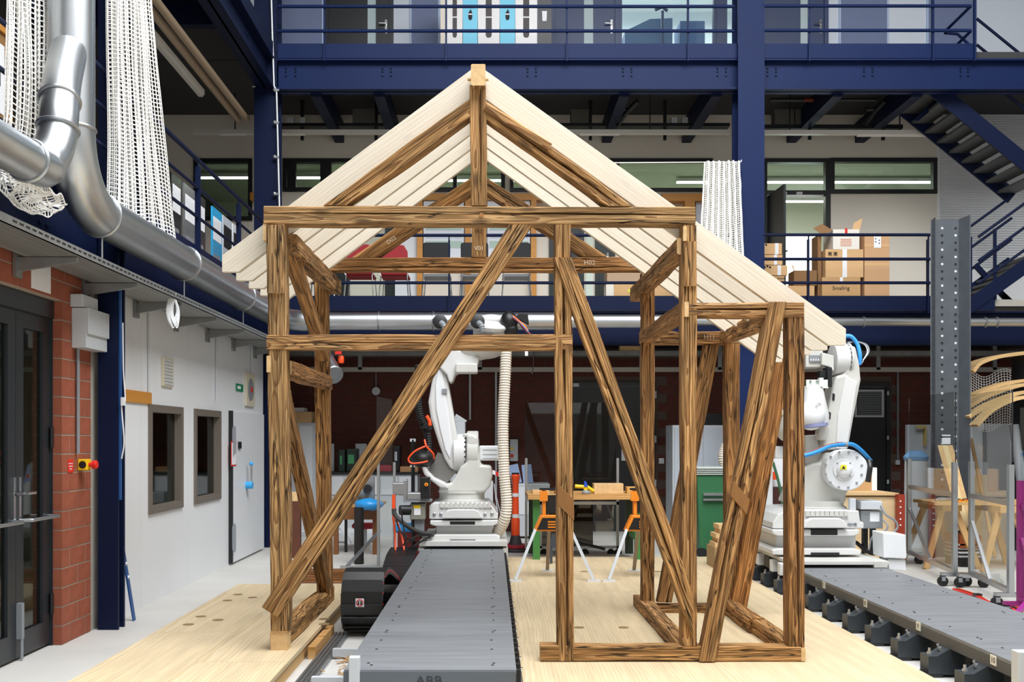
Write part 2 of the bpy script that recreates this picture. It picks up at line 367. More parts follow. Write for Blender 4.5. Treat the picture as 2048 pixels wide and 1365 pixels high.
# ---- glazed double door
dr = struct_empty('door_1', (-3.46, 7.3, 0))
XD = -3.46
def leaf(y0, y1, nm):
    mb = MB(); s = .115
    mb.box(XD-.05, XD, y0, y0+s, .02, 2.56).box(XD-.05, XD, y1-s, y1, .02, 2.56).box(XD-.05, XD, y0+s, y1-s, .02, .20).box(XD-.05, XD, y0+s, y1-s, 2.44, 2.56)
    lf = struct(nm, mb, M('anthracite door frame', '#262a2e', .35), dr)
    struct('pane', MB().box(XD-.03, XD-.024, y0+s, y1-s, .20, 2.44), PANED, lf)
    return lf
l1 = leaf(7.085, 7.63, 'door_leaf'); l2 = leaf(6.2, 7.08, 'door_leaf')
struct('door_frame', MB().box(XD-.06, XD+.03, 5.9, 7.64, 2.56, 2.70).box(XD-.06, XD+.02, 7.63, 7.64, 0, 2.6), M('anthracite door frame'), dr)
struct('push_bar', MB().tube([(XD, 7.14, 1.02), (XD+.09, 7.16, 1.02), (XD+.09, 7.58, 1.02), (XD, 7.60, 1.02)], .014, 10), ALU, l1, smooth=True)
struct('push_bar', MB().tube([(XD, 6.5, 1.02), (XD+.09, 6.52, 1.02), (XD+.09, 7.0, 1.02), (XD, 7.02, 1.02)], .014, 10), ALU, l2, smooth=True)
struct('lever_handle', MB().box(XD, XD+.012, 7.11, 7.145, 1.03, 1.34).tube([(XD+.01,7.128,1.22),(XD+.07,7.128,1.22),(XD+.07,7.24,1.22)], .011, 8), CHROME, l1, smooth=True)
struct('lever_handle', MB().box(XD, XD+.012, 7.03, 7.06, 1.03, 1.34).tube([(XD+.01,7.045,1.22),(XD+.07,7.045,1.22),(XD+.07,6.94,1.22)], .011, 8), CHROME, l2, smooth=True)
for z in (.25, 1.55): struct('hinge', MB().cyl((XD+.02,7.615,z), (XD+.02,7.615,z+.16), .016, n=10), BLACK, l1, smooth=True)
struct('floor_bolt', MB().box(XD, XD+.04, 7.09, 7.13, .16, .42).cyl((XD+.03,7.11,.01), (XD+.03,7.11,.2), .012), GREY, l1)
# room seen dimly through the door
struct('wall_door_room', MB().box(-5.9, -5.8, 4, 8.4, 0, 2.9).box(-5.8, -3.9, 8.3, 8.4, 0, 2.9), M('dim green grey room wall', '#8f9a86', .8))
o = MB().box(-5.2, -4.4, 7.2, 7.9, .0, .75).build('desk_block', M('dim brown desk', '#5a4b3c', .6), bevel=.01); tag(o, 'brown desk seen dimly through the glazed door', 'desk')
# ---- steel columns
def hcol(name, x0, x1, y0, y1, z1, mat, label):
    t = .03; xm = (x0+x1)/2
    mb = MB().box(x0, x1, y0, y0+t, 0, z1).box(x0, x1, y1-t, y1, 0, z1).box(xm-.012, xm+.012, y0+t, y1-t, 0, z1)
    return tag(struct(name, mb, mat), label)
hcol('trim_1', -3.335, -3.165, 8.25, 8.41, 12, BLUE_SHADE, 'navy steel column beside the brick pier')
hcol('trim_2', -3.54, -3.20, 14.5, 14.85, 12, BLUE_SHADE, 'navy steel column at the left end of the back gallery')
hcol('trim_3', 3.64, 4.03, 14.42, 14.8, 12, BLUE, 'navy steel column right of the hanging white net')
# ---- left gallery slabs and girders
def ibeam(mb, p0, p1, h, wd):
    mb.bar(p0, p1, .03, h)
    for s in (-1, 1): q = Vector((0,0,s*(h/2-.012))); mb.bar(Vector(p0)+q, Vector(p1)+q, wd, .024)
struct('floor_gallery_left', MB().box(-6, -3.28, 0, YW, 3.62, 3.72), CONCW)
gl = MB(); ibeam(gl, (-3.36, 0, 3.28), (-3.36, 14.6, 3.28), .6, .2); gl.box(-3.29, -3.27, 0, 14.6, 3.55, 3.76)
gl = struct('trim_4', gl, BLUE_SHADE); gl['label'] = 'navy girder carrying the left gallery'
bolt_me = MB().lathe([(.016,0),(.016,.008),(.012,.013)], (0,0,0), (0,-1,0), 8).mesh('bolt', BLUE_SHADE, True)
boltx_me = MB().lathe([(.018,0),(.018,.012),(.013,.016)], (0,0,0), (1,0,0), 8).mesh('bolt', BLUE_SHADE, True)
for y in (7.2, 7.32, 8.7, 8.82):
    for z in (3.12, 3.22, 3.32): inst('bolt', boltx_me, (-3.343, y, z), gl)
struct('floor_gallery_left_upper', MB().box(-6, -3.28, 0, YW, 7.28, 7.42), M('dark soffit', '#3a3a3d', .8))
gu = MB(); ibeam(gu, (-3.36, 0, 7.05), (-3.36, 14.6, 7.05), .46, .26); gu.box(-3.26, -3.24, 0, 14.6, 7.28, 7.5); 
for y in (10.5, 12.6): gu.bar((-6, y, 7.1), (-3.4, y, 7.1), .14, .3)
gu = struct('trim_5', gu, BLUE_SHADE); gu['label'] = 'navy girder carrying the upper left gallery'
for y in (13.2, 13.32):
    for z in (6.92, 7.02, 7.12): inst('bolt', boltx_me, (-3.343, y, z), gu)
# ---- back galleries
struct('floor_gallery_back', MB().box(-6, 9.6, YG+.06, YW, 3.60, 3.70), CONCW)
g1 = MB(); g1.box(XX(555,YG), XX(1990,YG), YG, YG+.02, ZZ(622,YG), ZZ(592,YG)); ibeam(g1, (-3.2, YG+.12, 3.27), (9.5, YG+.12, 3.27), .5, .2)
g1 = struct('trim_6', g1, BLUE_SHADE); g1['label'] = 'navy edge girder of the lower back gallery'
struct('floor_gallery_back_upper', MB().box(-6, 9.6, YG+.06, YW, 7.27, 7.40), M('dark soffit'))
g2 = MB(); g2.box(XX(555,YG), XX(1950,YG), YG, YG+.02, ZZ(116,YG), ZZ(87,YG)); zb = (ZZ(117,YG)+ZZ(178,YG))/2
ibeam(g2, (-3.2, YG+.12, zb), (9.5, YG+.12, zb), ZZ(117,YG)-ZZ(178,YG), .24)
g2 = struct('trim_7', g2, BLUE); g2['label'] = 'navy bolted girder of the upper back gallery'
for px in (572,591,765,782,1055,1072,1246,1263,1435,1452,1535,1552,1728,1745,1921,1936):
    for py in (137, 143.5, 152): inst('bolt', bolt_me, V(px, py, YG+.104), g2)
cb = MB()
for px in (650, 770, 1010, 1235, 1410, 1640, 1790):      # cross beams under the upper back gallery
    x = XX(px, 15.5); cb.bar((x, YG+.2, 6.95), (x, YW, 6.95), .16, .34)
cb = struct('trim_8', cb, BLUE_SHADE); cb['label'] = 'dark cross beams below the upper back gallery'
# ---- back wall, ground floor: brick
wb = struct_empty('wall_back', (3, YW, 0))
doors0 = [(XX(1145,YW), XX(1310,YW), 0, ZZ(765,YW)), (XX(1665,YW), XX(1780,YW), 0, ZZ(766,YW))]
mb = wall_open(MB(), -6, 9.6, 0, 3.62, doors0, YW+.004, YW+.25); struct('masonry_core', mb, MORTAR_SHADE, wb)
full = MB().box(0, .29, 0, .1, 0, .139).mesh('brick', BRICK_SHADE); rest = MB(); cnt = 0
cand = []
for c in range(21):
    z0 = .004+c*.15; x = -4.05 + (.151 if c % 2 else 0)
    while x < 9.3:
        if not any(o[0]-.3 < x < o[1] and z0 < o[3]-.02 for o in doors0): cand.append((x, z0))
        x += .302
def score(q):
    px = CX+q[0]*F/YW; py = CY-(q[1]-HC)*F/YW; s = 0
    for a, b, c, d in ((660,860,740,960),(930,1110,740,930),(1310,1380,740,1090),(1395,1460,700,860),(1740,1860,700,990),(1030,1110,930,1060),(1720,1860,680,740)):
        if a < px < b and c < py < d: s += 1
    return s
cand.sort(key=lambda q: (-score(q), abs(CX+q[0]*F/YW-1100)))
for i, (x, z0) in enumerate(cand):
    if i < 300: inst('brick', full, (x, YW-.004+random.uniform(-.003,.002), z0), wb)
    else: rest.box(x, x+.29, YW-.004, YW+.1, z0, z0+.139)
r = struct('brickwork', rest, BRICK_SHADE, wb); r['kind'] = 'stuff'
# concrete lintel under the gallery
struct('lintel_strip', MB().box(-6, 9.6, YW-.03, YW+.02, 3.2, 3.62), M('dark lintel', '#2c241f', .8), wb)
def door(n, px0, px1, py0, Y, mat, pane=None, handle='l', z0=0.0, slit=None, dep=.06, py1=None, hz=None):
    x0, x1 = XX(px0,Y), XX(px1,Y); z1 = ZZ(py0,Y); zb_ = z0 if py1 is None else ZZ(py1,Y)
    d = struct_empty('door_%d' % n, ((x0+x1)/2, Y, zb_)); f = .07
    struct('door_frame', MB().box(x0, x0+f, Y-.03, Y+.08, zb_, z1).box(x1-f, x1, Y-.03, Y+.08, zb_, z1).box(x0+f, x1-f, Y-.03, Y+.08, z1-f, z1), mat, d)
    ops = []
    if slit: ops = [(XX(slit[0],Y), XX(slit[1],Y), ZZ(slit[3],Y), ZZ(slit[2],Y))]
    lf = struct('door_leaf', wall_open(MB(), x0+f+.004, x1-f-.004, zb_+.01, z1-f-.004, ops, Y, Y+dep-.01), mat, d)
    for o in ops: struct('pane', MB().box(o[0], o[1], Y+.02, Y+.026, o[2], o[3]), PANE, lf)
    zh = zb_ if hz is None else hz-1.08
    hx = (x0+f+.06) if handle == 'l' else (x1-f-.06); sg = 1 if handle == 'l' else -1
    struct('lever_handle', MB().box(hx-.018, hx+.018, Y-.012, Y, zh+.92, zh+1.16).tube([(hx,Y,zh+1.08),(hx,Y-.06,zh+1.08),(hx+sg*.12,Y-.06,zh+1.08)], .011, 8), CHROME, lf, smooth=True)
    return d, lf
d3, lf3 = door(3, 1145, 1310, 765, YW-.02, DARK, handle='r')
struct('door_closer', MB().pbox(1146, 1158, 767, 774, YW-.1, .06), LGREY, lf3)
for py in (783, 872, 960): struct('hinge', MB().cyl(V(1311,py,YW-.07), V(1311,py+14,YW-.07), .018), LGREY, d3)
struct('notice_sheet', MB().pbox(1243, 1256, 888, 922, YW-.035, .006), PAPER, lf3)
d4, lf4 = door(4, 1665, 1780, 766, YW-.02, DARK, handle='l')
lv = MB()
for k in range(14): z = ZZ(785+k*3.5, YW); lv.bar((XX(1713,YW), YW-.04, z), (XX(1765,YW), YW-.04, z), .03, .018)
vt = struct('louvre_frame', MB().pbox(1710,1768,780,784,YW-.06,.05).pbox(1710,1768,831,835,YW-.06,.05).pbox(1710,1714,784,831,YW-.06,.05).pbox(1764,1768,784,831,YW-.06,.05), LGREY, lf4)
for k in range(13):
    z = ZZ(787+k*3.5, YW); struct('slat', MB().bar((XX(1714,YW), YW-.035, z), (XX(1764,YW), YW-.035, z), .025, .016), GREY, vt)
for py in (783, 872, 960): struct('hinge', MB().cyl(V(1776,py,YW-.07), V(1776,py+8,YW-.07), .018), LGREY, d4)
# ---- back wall, lower gallery level
w2 = struct_empty('wall_gallery_back', (1, YW, 3.7))
Y = YW
def R(a, b, c, d): return (XX(a,Y), XX(b,Y), ZZ(d,Y), ZZ(c,Y))
wins1 = [R(388,505,318,442), R(566,1010,318,384), R(1020,1425,318,384), R(1660,1873,317,388)]
drs1 = [R(1523,1660,318,607)]
mb = wall_open(MB(), -6, XX(1874,Y), 3.7, 7.3, wins1+drs1, Y, Y+.2); struct('plaster', mb, BEIGEW, w2)
cw = MB().box(XX(1874,Y), 9.6, Y, Y+.05, 3.7, 7.3)
struct('plaster', cw, WHITEW, w2)
for k in range(64):                                   # ribbed cladding on the right
    z = 4.6+k*.042; x0 = XX(1880+max(0,(5.3-z))*60, Y)
    struct('cladding_rib', MB().prism([(Y,z),(Y-.02,z+.012),(Y-.02,z+.024),(Y,z+.034)], x0, 9.6, 'x'), M('ribbed white cladding', '#d9dbdf', .35), w2)
wn_n = 3
def winframe(r, muls, mat=DARK, f=.07):
    global wn_n
    x0, x1, z0, z1 = r; wn = struct_empty('window_%d' % wn_n, (x0, Y, z0)); wn_n += 1
    xs = [x0]+[XX(m,Y) for m in muls]+[x1]; fm = MB().box(x0, x1, Y-.04, Y+.08, z1-f, z1).box(x0, x1, Y-.04, Y+.08, z0, z0+f)
    for q in xs:
        hw = f/2 if x0 < q < x1 else f/2; cx = min(max(q, x0+hw), x1-hw); fm.box(cx-hw, cx+hw, Y-.038, Y+.078, z0+f, z1-f)
    struct('window_frame', fm, mat, wn)
    for i in range(len(xs)-1): struct('pane', MB().box(xs[i]+f/2, xs[i+1]-f/2, Y+.02, Y+.026, z0+f, z1-f), PANE, wn)
    return wn
winframe(wins1[0], []); winframe(wins1[1], [580,650,745,830,910]); winframe(wins1[2], [1120,1235], f=.06); winframe(wins1[3], [])
struct('window_mullion', MB().box(XX(575,Y), XX(592,Y), Y-.03, Y+.06, ZZ(384,Y), ZZ(318,Y)).box(XX(641,Y), XX(663,Y), Y-.03, Y+.06, ZZ(384,Y), ZZ(318,Y)), DARK, w2)
# open doorway with transom
x0, x1, z0, z1 = drs1[0]
d5 = struct_empty('door_5', ((x0+x1)/2, Y, z0))
struct('door_frame', MB().box(x0,x0+.09,Y-.04,Y+.08,z0,z1).box(x1-.09,x1,Y-.04,Y+.08,z0,z1).box(x0+.09,x1-.09,Y-.04,Y+.08,z1-.07,z1).box(x0+.09,x1-.09,Y-.04,Y+.08,ZZ(391,Y),ZZ(382,Y)), DARK, d5)
struct('pane', MB().box(x0+.09,x1-.09,Y+.02,Y+.026,ZZ(382,Y),z1-.07), PANE, d5)
lf5 = struct('door_leaf', MB().hexa([V(1531,600,Y+.1),V(1564,604,Y-.72),(*V(1564,604,Y-.72).xy,3.7),(*V(1531,600,Y+.1).xy,3.7)]+[V(1531,393,Y+.1),V(1561,408,Y-.72),V(1564,408,Y-.72),V(1535,393,Y+.1)]) if False else MB().prism([(x0+.09,Y),(x0+.13,Y-.85),(x0+.17,Y-.85),(x0+.13,Y)], 3.71, ZZ(394,Y), 'z'), DGREEN, d5)
struct('lever_handle', MB().tube([(x0+.16,Y-.78,4.75),(x0+.22,Y-.78,4.75),(x0+.22,Y-.66,4.75)], .011, 8), CHROME, lf5)
for a in (1562, 1593): struct('label_strip', MB().pbox(a, a+12, 384, 389, Y-.046, .004), PAPER, d5)
# closed dark doors on the lower gallery
door(6, 1098, 1168, 405, Y-.02, DGREEN, handle='l', z0=3.7)
struct('door_light_slit', MB().pbox(1172, 1186, 420, 600, Y-.02, .03), M('pale lit strip', '#d7e3d6', .5), w2)
door(7, 660, 800, 395, Y-.02, DGREEN, handle='r', z0=3.7, slit=(700, 770, 440, 600))
door(8, 1190, 1230, 400, Y-.02, DGREEN, handle='r', z0=3.7)
# rooms behind the lower gallery windows
RG = M('pale green room paint', '#c3c9b8', .8)
struct('wall_room_lower', MB().box(-6, 9.6, 21, 21.1, 3.7, 7.0), RG); struct('ceiling_room_lower', MB().box(-6, 9.6, YW+.2, 21, 6.72, 6.8), RG)
struct('floor_room_lower', MB().box(-6, 9.6, YW, 21, 3.6, 3.7), CONC)
struct('wall_room_divider', MB().box(1.85, 1.95, YW+.25, 21, 3.7, 6.72), RG); struct('wall_room_divider', MB().box(-3.0, -2.9, YW+.25, 21, 3.7, 6.72), RG)
bp = M('bright window plane', '#f4faff', .5, emit=2.6)
o = struct('window_20', MB().box(XX(1560,20.9), XX(1640,20.9), 20.95, 20.98, 3.9, 5.97), bp); o['label'] = 'sunlit window at the end of the room behind the open doorway'
def lamp(name, p0, p1, w_, h_, mat, label, group=None, lit=False):
    t = thing(name, label, 'lamp', Vector(p0), group); MB().bar(p0, p1, w_, h_).build('housing', mat, t)
    q = Vector((0,0,-h_/2-.012)); MB().bar(Vector(p0)+q, Vector(p1)+q, w_*.6, .024).build('tube', TUBEL if lit else LOUV, t); return t
lamp('ceiling_lamp', (3.6, 19.0, 6.66), (9.0, 19.0, 6.66), .12, .06, WHITE, 'lit strip lamp on the ceiling behind the open doorway', lit=True)
lamp('ceiling_lamp', (2.2, 20.3, 6.60), (8.0, 20.3, 6.60), .12, .06, WHITE, 'farther lit strip lamp behind the open doorway and right window', lit=True)
lamp('ceiling_lamp', (-5.6, 18.6, 6.64), (-3.2, 18.6, 6.64), .12, .06, WHITE, 'lit strip lamp in the room behind the far left gallery window', lit=True)
lamp('ceiling_lamp', (-2.6, 18.8, 6.64), (1.5, 18.8, 6.64), .12, .06, WHITE, 'lit strip lamp in the room behind the middle gallery windows', lit=True)
# ---- back wall, upper gallery level
w3 = struct_empty('wall_gallery_upper', (1, YW, 7.4))
Rz = lambda a,b,c,d: (XX(a,Y), XX(b,Y), ZZ(d,Y), ZZ(c,Y))
zT = 10.9
up_op = [(XX(1238,Y), XX(1432,Y), 7.45, 10.0), (XX(1448,Y), XX(1484,Y), 7.45, 10.0)]
struct('plaster', wall_open(MB(), -6, XX(1952,Y), 7.4, zT, up_op, Y, Y+.15), COOLW, w3)
struct('plaster', MB().box(XX(1953,Y), 9.6, Y-.02, Y+.15, 7.4, zT), COOLW, w3)
for a, b in ((525,648),(820,880),(1677,1776),(1852,1948)): 
    pn = struct('wall_panel', MB().box(XX(a,Y)+.03, XX(b,Y)-.03, Y-.03, Y-.001, 7.52, 9.9), SLATEW, w3)
    m_ = MB(); m_.box(XX(a,Y), XX(a,Y)+.03, Y-.035, Y-.001, 7.48, 9.93).box(XX(b,Y)-.03, XX(b,Y), Y-.035, Y-.001, 7.48, 9.93).box(XX(a,Y), XX(b,Y), Y-.035, Y-.001, 7.48, 7.52); struct('panel_frame', m_, M('pale blue frame', '#b9cbe6', .5), pn)
sdk = M('slate blue door', '#39486e', .45)
door(9, 650, 787, -150, Y-.02, DARK, handle='r', z0=7.42, hz=8.84, slit=(735, 752, -20, 92))
door(10, 1102, 1238, -150, Y-.02, sdk, handle='r', z0=7.42, hz=8.84, slit=(1168, 1187, -20, 92))
door(11, 1522, 1656, -150, Y-.02, sdk, handle='r', z0=7.42, hz=8.84, slit=(1601, 1619, -20, 92))
for i, r in enumerate(up_op):
    x0, x1, z0, z1 = r; wn = struct_empty('window_%d' % (21+i), (x0, Y, z0)); f = .05
    struct('window_frame', MB().box(x0,x0+f,Y-.03,Y+.08,z0,z1).box(x1-f,x1,Y-.03,Y+.08,z0,z1).box(x0,x1,Y-.03,Y+.08,z0-.05,z0), sdk, wn)
    struct('pane', MB().box(x0+f,x1-f,Y+.02,Y+.026,z0,z1), PANE, wn)
struct('trim_9', MB().box(XX(1432,Y), XX(1448,Y), Y-.04, Y+.1, 7.4, 10), sdk)['label'] = 'dark post between the upper gallery windows'
UPW = M('white upper room', '#eef3f8', .8)
struct('wall_room_upper', MB().box(-6, 9.6, 21, 21.1, 7.3, 11), UPW); struct('floor_room_upper', MB().box(-6, 9.6, YW+.15, 21, 7.25, 7.4), CONC); struct('ceiling_room_upper', MB().box(-6, 9.6, YW+.15, 21, 10.8, 10.9), UPW)
# ================================================================ PLATFORMS
def platform(label, x0, x1, y0, y1, zt, nx, ln, off):
    t = thing('floor_platform', label, 'platform', ((x0+x1)/2, y0, 0)); wx = (x1-x0)/nx
    MB().box(x0+.02, x1-.02, y0+.02, y1-.02, 0, zt-.03).build('frame', M('platform edge wood', '#caa56f', .7), t)
    for i in range(nx):
        y = y0-off*(i % 2)*ln
        while y < y1-.05:
            a, b = max(y, y0), min(y+ln, y1)
            if b-a > .1:
                o = MB().box(0, b-a-.003, -(x0+(i+1)*wx-.0015)+x0+i*wx, 0, zt-.03, zt).build('floor_panel', FLOORWOOD, t, local=True)
                o.matrix_local = mw(t).inverted() @ Matrix.Translation((x0+i*wx, a, 0)) @ Matrix.Rotation(math.pi/2, 4, 'Z')
                MW[o.name] = mw(t) @ o.matrix_local
            y += ln
    return t
PLl = platform('raised pale wood floor platform between white wall and house', -2.6, -1.36, 2.5, 10.0, .13, 2, 2.5, .4)
PLr = platform('low pale wood floor platform under the house front, between the tracks', .2, 2.9, 2.5, 12.97, .05, 2, 2.5, .5)
hole = MB().lathe([(.045,0),(.045,.0015)], (0,0,0), n=20).mesh('bolt_hole', M('dark bolt hole', '#8a7350', .8))
for px, py in ((476,1190),(455,1202),(505,1196),(402,1234),(377,1250),(436,1241),(648,1239),(648,1249)): Yh = 1950*1.49/(py-878); inst('bolt_hole', hole, (XX(px,Yh), Yh, .13), PLl)
for px, py in ((1158,1256),(1247,1256),(1168,1144),(1316,1144)): Yh = 1950*1.57/(py-878); inst('bolt_hole', hole, (XX(px,Yh), Yh, .05), PLr)
# ================================================================ TIMBER FRAME HOUSE
house = thing('timber_frame_house', 'reclaimed timber frame of a small gabled house with pale new rafters', 'timber frame', (0, 6.85, .05))
def timber(name, p0, p1, wz, wy, mat=OLD, ref=(0,1,0), seed=0, wob=.008, crack=None, seg=None, tint=(1,1,1), wane=.02, parent=None, label=None, taper=0, endm=None, cuts=(None,None)):
    # local x runs along the beam, y along ref (away from the viewer for frontal pieces), z is its width
    p0, p1 = Vector(p0), Vector(p1); d = p1-p0; Ln = d.length; x = d.normalized(); y = Vector(ref); y = (y-x*y.dot(x)).normalized(); z = x.cross(y)
    if z.z < -.01 or (abs(z.z) < .01 and z.x < 0): z = -z; y = -y if False else y
    mat4 = Matrix((x, y, z)).transposed().to_4x4(); mat4.translation = p0
    n = seg or max(6, int(Ln/.11)); vs = []; fs = []; rg = random.Random(seed*77+3)
    ox = rg.uniform(0, 100); hy, hz = wy/2, wz/2
    def nn(t, k, f=1.6): return noise.noise(Vector((t*f+ox, k*7.3+ox, k*1.7)))
    m = 0
    for i in range(n+1):
        t = Ln*i/n; s0 = 1-taper*i/n
        W = [wob*nn(t, k) + wob*.4*nn(t, k+20, 6) for k in range(4)]
        C = [.005+wane*max(0, nn(t, k+9, 1.1)) for k in range(4)]
        y0, y1, z0, z1 = -hy*s0+W[0], hy*s0+W[1], -hz*s0+W[2], hz*s0+W[3]
        ring = [(y0, z0+C[0])]
        if crack is not None:
            u = crack[0]; dep = crack[1]*1.3; wd = (crack[2] if len(crack) > 2 else .005)*2.2
            zc = (z0+z1)/2+(u+.13*nn(t, 31, .9)+.05*nn(t, 33, 4))*wz; e = max(0, min(1, .75+1.1*nn(t, 35, 1.3))); e *= min(1, 3*i/n+.3)*min(1, 3*(n-i)/n+.3)
            ring += [(y0, zc-wd*e-.0004), (y0+dep*e+.0005, zc), (y0, zc+wd*e+.0004)]
        else: ring += [(y0+.001*nn(t,51,5), (z0+z1)/2)]
        ring += [(y0, z1-C[1]), (y0+C[1], z1), (0, z1+.5*wob*nn(t,41,4)), (y1-C[2], z1), (y1, z1-C[2]), (y1, 0), (y1, z0+C[3]), (y1-C[3], z0), (0, z0+.5*wob*nn(t,43,4)), (y0+C[0], z0)]
        cu = cuts[0] if i == 0 else (cuts[1] if i == n else None)
        kk = 0 if not cu else (-z.z/x.z if cu == 'h' else -z.x/x.x)
        m = len(ring); vs += [(t+b*kk, a, b) for a, b in ring]
    for i in range(n):
        for k in range(m): k2 = (k+1) % m; fs.append((i*m+k, i*m+k2, (i+1)*m+k2, (i+1)*m+k))
    mb = MB(); mb.add(vs, fs); mb.m = 1; mb.add([vs[k] for k in range(m)], [tuple(range(m))]); mb.add([vs[n*m+k] for k in range(m)], [tuple(range(m))])
    par = parent or house
    o = mb.build(name, [mat, endm or (CUT if mat is OLD else mat)], par, local=True); me = o.data
    me.polygons.foreach_set('use_smooth', [True]*len(me.polygons)); me.set_sharp_from_angle(angle=.5)
    o.matrix_local = mw(par).inverted() @ mat4; MW[o.name] = mat4.copy(); o.color = (*[q**.8 for q in tint], 1)
    if label: o['label'] = label
    return o
Y0 = 6.85; YC = Y0+.065                              # front face of the front frame; its middle
def fr(name, a, b, wpx, Yf=Y0, dep=.13, **k):          # frontal timber: pixel ends of the centre line at its front face
    Yc = Yf+dep/2; p0 = V(a[0], a[1], Yf); p1 = V(b[0], b[1], Yf); p0.y = p1.y = Yc
    return timber(name, p0, p1, wpx*Yf/F, dep, **k)
T1 = (1.0,.97,.92); T2 = (1.05,.93,.80); T3 = (.85,.70,.60); TG = (.92,.92,.88)
tie = fr('tie_beam', (527,430), (1391,432), 36, seed=1, crack=(.06,.03,.004), wob=.008, tint=TG)
pl = fr('post', (560,1263), (551,449), 37, seed=2, crack=(.0,.012,.002), tint=TG)
MB().pbox(541, 575, 1263, 1302.2, Y0+.012, .11).build('tenon', CUT, house, label='pale fresh-cut tenon under the left post')
MB().pbox(526, 534, 447, 481, Y0+.01, .09).build('beam_end', CUT, house); MB().pbox(533, 541, 712, 745, Y0-.006, .1).build('patch', CUT, house)
rail = fr('rail', (533,685), (1145,684), 30, Yf=Y0-.006, seed=3, crack=(-.1,.012,.002), tint=(1.1,1.0,.9))
pm = fr('post', (1132,1323), (1125,449), 34, Yf=Y0-.002, seed=4, crack=(.05,.03,.005), tint=(1.0,.92,.80))
br1 = fr('long_brace', (540,1226), (1042,449), 37, Yf=Y0-.035, dep=.1, seed=5, cuts=(None,'h'), crack=(.1,.02,.002), wob=.009, tint=(1.0,.93,.82))
br2 = fr('brace', (1386,1230), (1125,515), 34, Yf=Y0-.03, dep=.1, seed=6, cuts=('v','h'), crack=(-.05,.04,.005), tint=(1.05,.97,.84))
fr('post', (1379,1293), (1379,450), 29, Yf=Y0+.002, seed=7, crack=(0,.01,.002), tint=(1.05,.95,.82))
MB().pbox(1366.5, 1373.5, 453, 482, Y0-.006, .05).build('beam_end', CUT, house)
MB().pbox(1369, 1377.5, 604, 634, Y0-.008, .05).build('beam_end', CUT, house)
MB().pbox(1602.5, 1611, 1297, 1323.5, Y0-.002, .1).build('beam_end', CUT, house)
fr('ground_sill', (1081,1308), (1603,1309), 30, seed=8, crack=(.25,.008,.001), tint=(1.12,1.0,.82))
fr('raking_post', (1416,1324), (1556,604), 35, Yf=Y0-.03, dep=.11, seed=9, cuts=('h','h'), crack=(.1,.03,.004), wob=.008, tint=(.98,.88,.75))
fr('post', (1593,1297), (1593,634), 33, Yf=Y0+.004, seed=10, crack=(.1,.015,.003), wob=.005, tint=(.80,.66,.54), label='dark brown corner post of the low annex')
fr('annex_beam', (1378,620), (1608,620), 30, seed=11, crack=(0,.03,.004), tint=(.95,.84,.74))
# roof front
ridge = timber('ridge_beam', (-.098, 6.78, 4.152), (-.098, 9.05, 4.152), .142, .102, ref=(1,0,0), seed=12, wane=.01, tint=T1)
kp = fr('king_post', (958,410), (956,170), 33, Yf=Y0-.004, dep=.12, seed=13, crack=(.1,.02,.004), wob=.008, tint=(.88,.80,.70))
fr('principal_rafter', (672,410), (944,213), 29, seed=14, cuts=('h','v'), crack=(.1,.02,.003), wob=.012, wane=.03, tint=(.86,.76,.62))
fr('principal_rafter', (968,217), (1240,412), 30, seed=15, cuts=('v','h'), crack=(.0,.035,.005), wob=.014, wane=.03, tint=(.90,.80,.66))
for px in (935, 977): MB().cyl(V(px,159,6.84)-Vector((.0,0,0)), V(px+(-14 if px<950 else 14)*-1,159,6.84), .012, n=10).build('peg', CUT, house)
for px, py in ((963,430),): MB().cyl(V(px,py,6.844), V(px,py,6.90), .016, n=8).build('peg', M('peg end', '#b98352', .8), house)
fr('lap_piece', (551,586), (551,450), 32, Yf=Y0-.014, dep=.03, seed=61, crack=(.1,.01,.002), tint=(.86,.86,.84)); fr('lap_piece', (1380.5,572), (1380.5,483), 25, Yf=Y0-.014, dep=.03, seed=62, tint=(1.1,1.0,.86))
fr('lap_piece', (972,212), (1100,294), 19, Yf=Y0-.018, dep=.03, seed=63, crack=(-.3,.01,.002), wob=.01, tint=(.95,.82,.7))
SCF = M('scarf block wood', '#8a6034', .8, var=.15, scale=12, stretch=(1,1,.2))
MB().pprism([(1114.5,966),(1148,1000),(1148.5,1042),(1115,1010)], Y0-.006, .03).build('scarf_block', SCF, house, bevel=.002); MB().pprism([(1467,962),(1500,1000),(1494,1030),(1461,992)], Y0-.036, .03).build('scarf_block', SCF, house, bevel=.002)
# rear frame
YR = 8.75
fr('tie_beam', (640,529), (1312,528), 27, Yf=YR, seed=21, crack=(-.2,.02,.003), wob=.008, tint=(1.02,.84,.66))
fr('king_post', (958,514), (958,372), 29, Yf=YR-.01, dep=.14, seed=22, tint=(1.1,1,.85))
fr('principal_rafter', (728,515), (950,366), 27, Yf=YR, seed=23, cuts=('h','v'), wob=.012, tint=(1.12,.95,.74)); fr('principal_rafter', (966,366), (1190,513), 27, Yf=YR, seed=24, cuts=('v','h'), wob=.012, crack=(0,.015,.003), tint=(1.05,.95,.82))
fr('post', (648,1196), (640,543), 27, Yf=YR, seed=25, wob=.008, crack=(0,.012,.002), tint=(.98,.82,.64)); fr('post', (1297,1209), (1297,545), 25, Yf=YR, seed=26, crack=(.1,.01,.002), tint=(.86,.72,.58))
fr('annex_beam', (1290,676), (1482,676), 26, Yf=YR, seed=27, crack=(0,.012,.002), tint=(.98,.82,.66)); fr('post', (1467,1216), (1466,688), 27, Yf=YR, seed=28, wob=.008, tint=(.92,.76,.6))
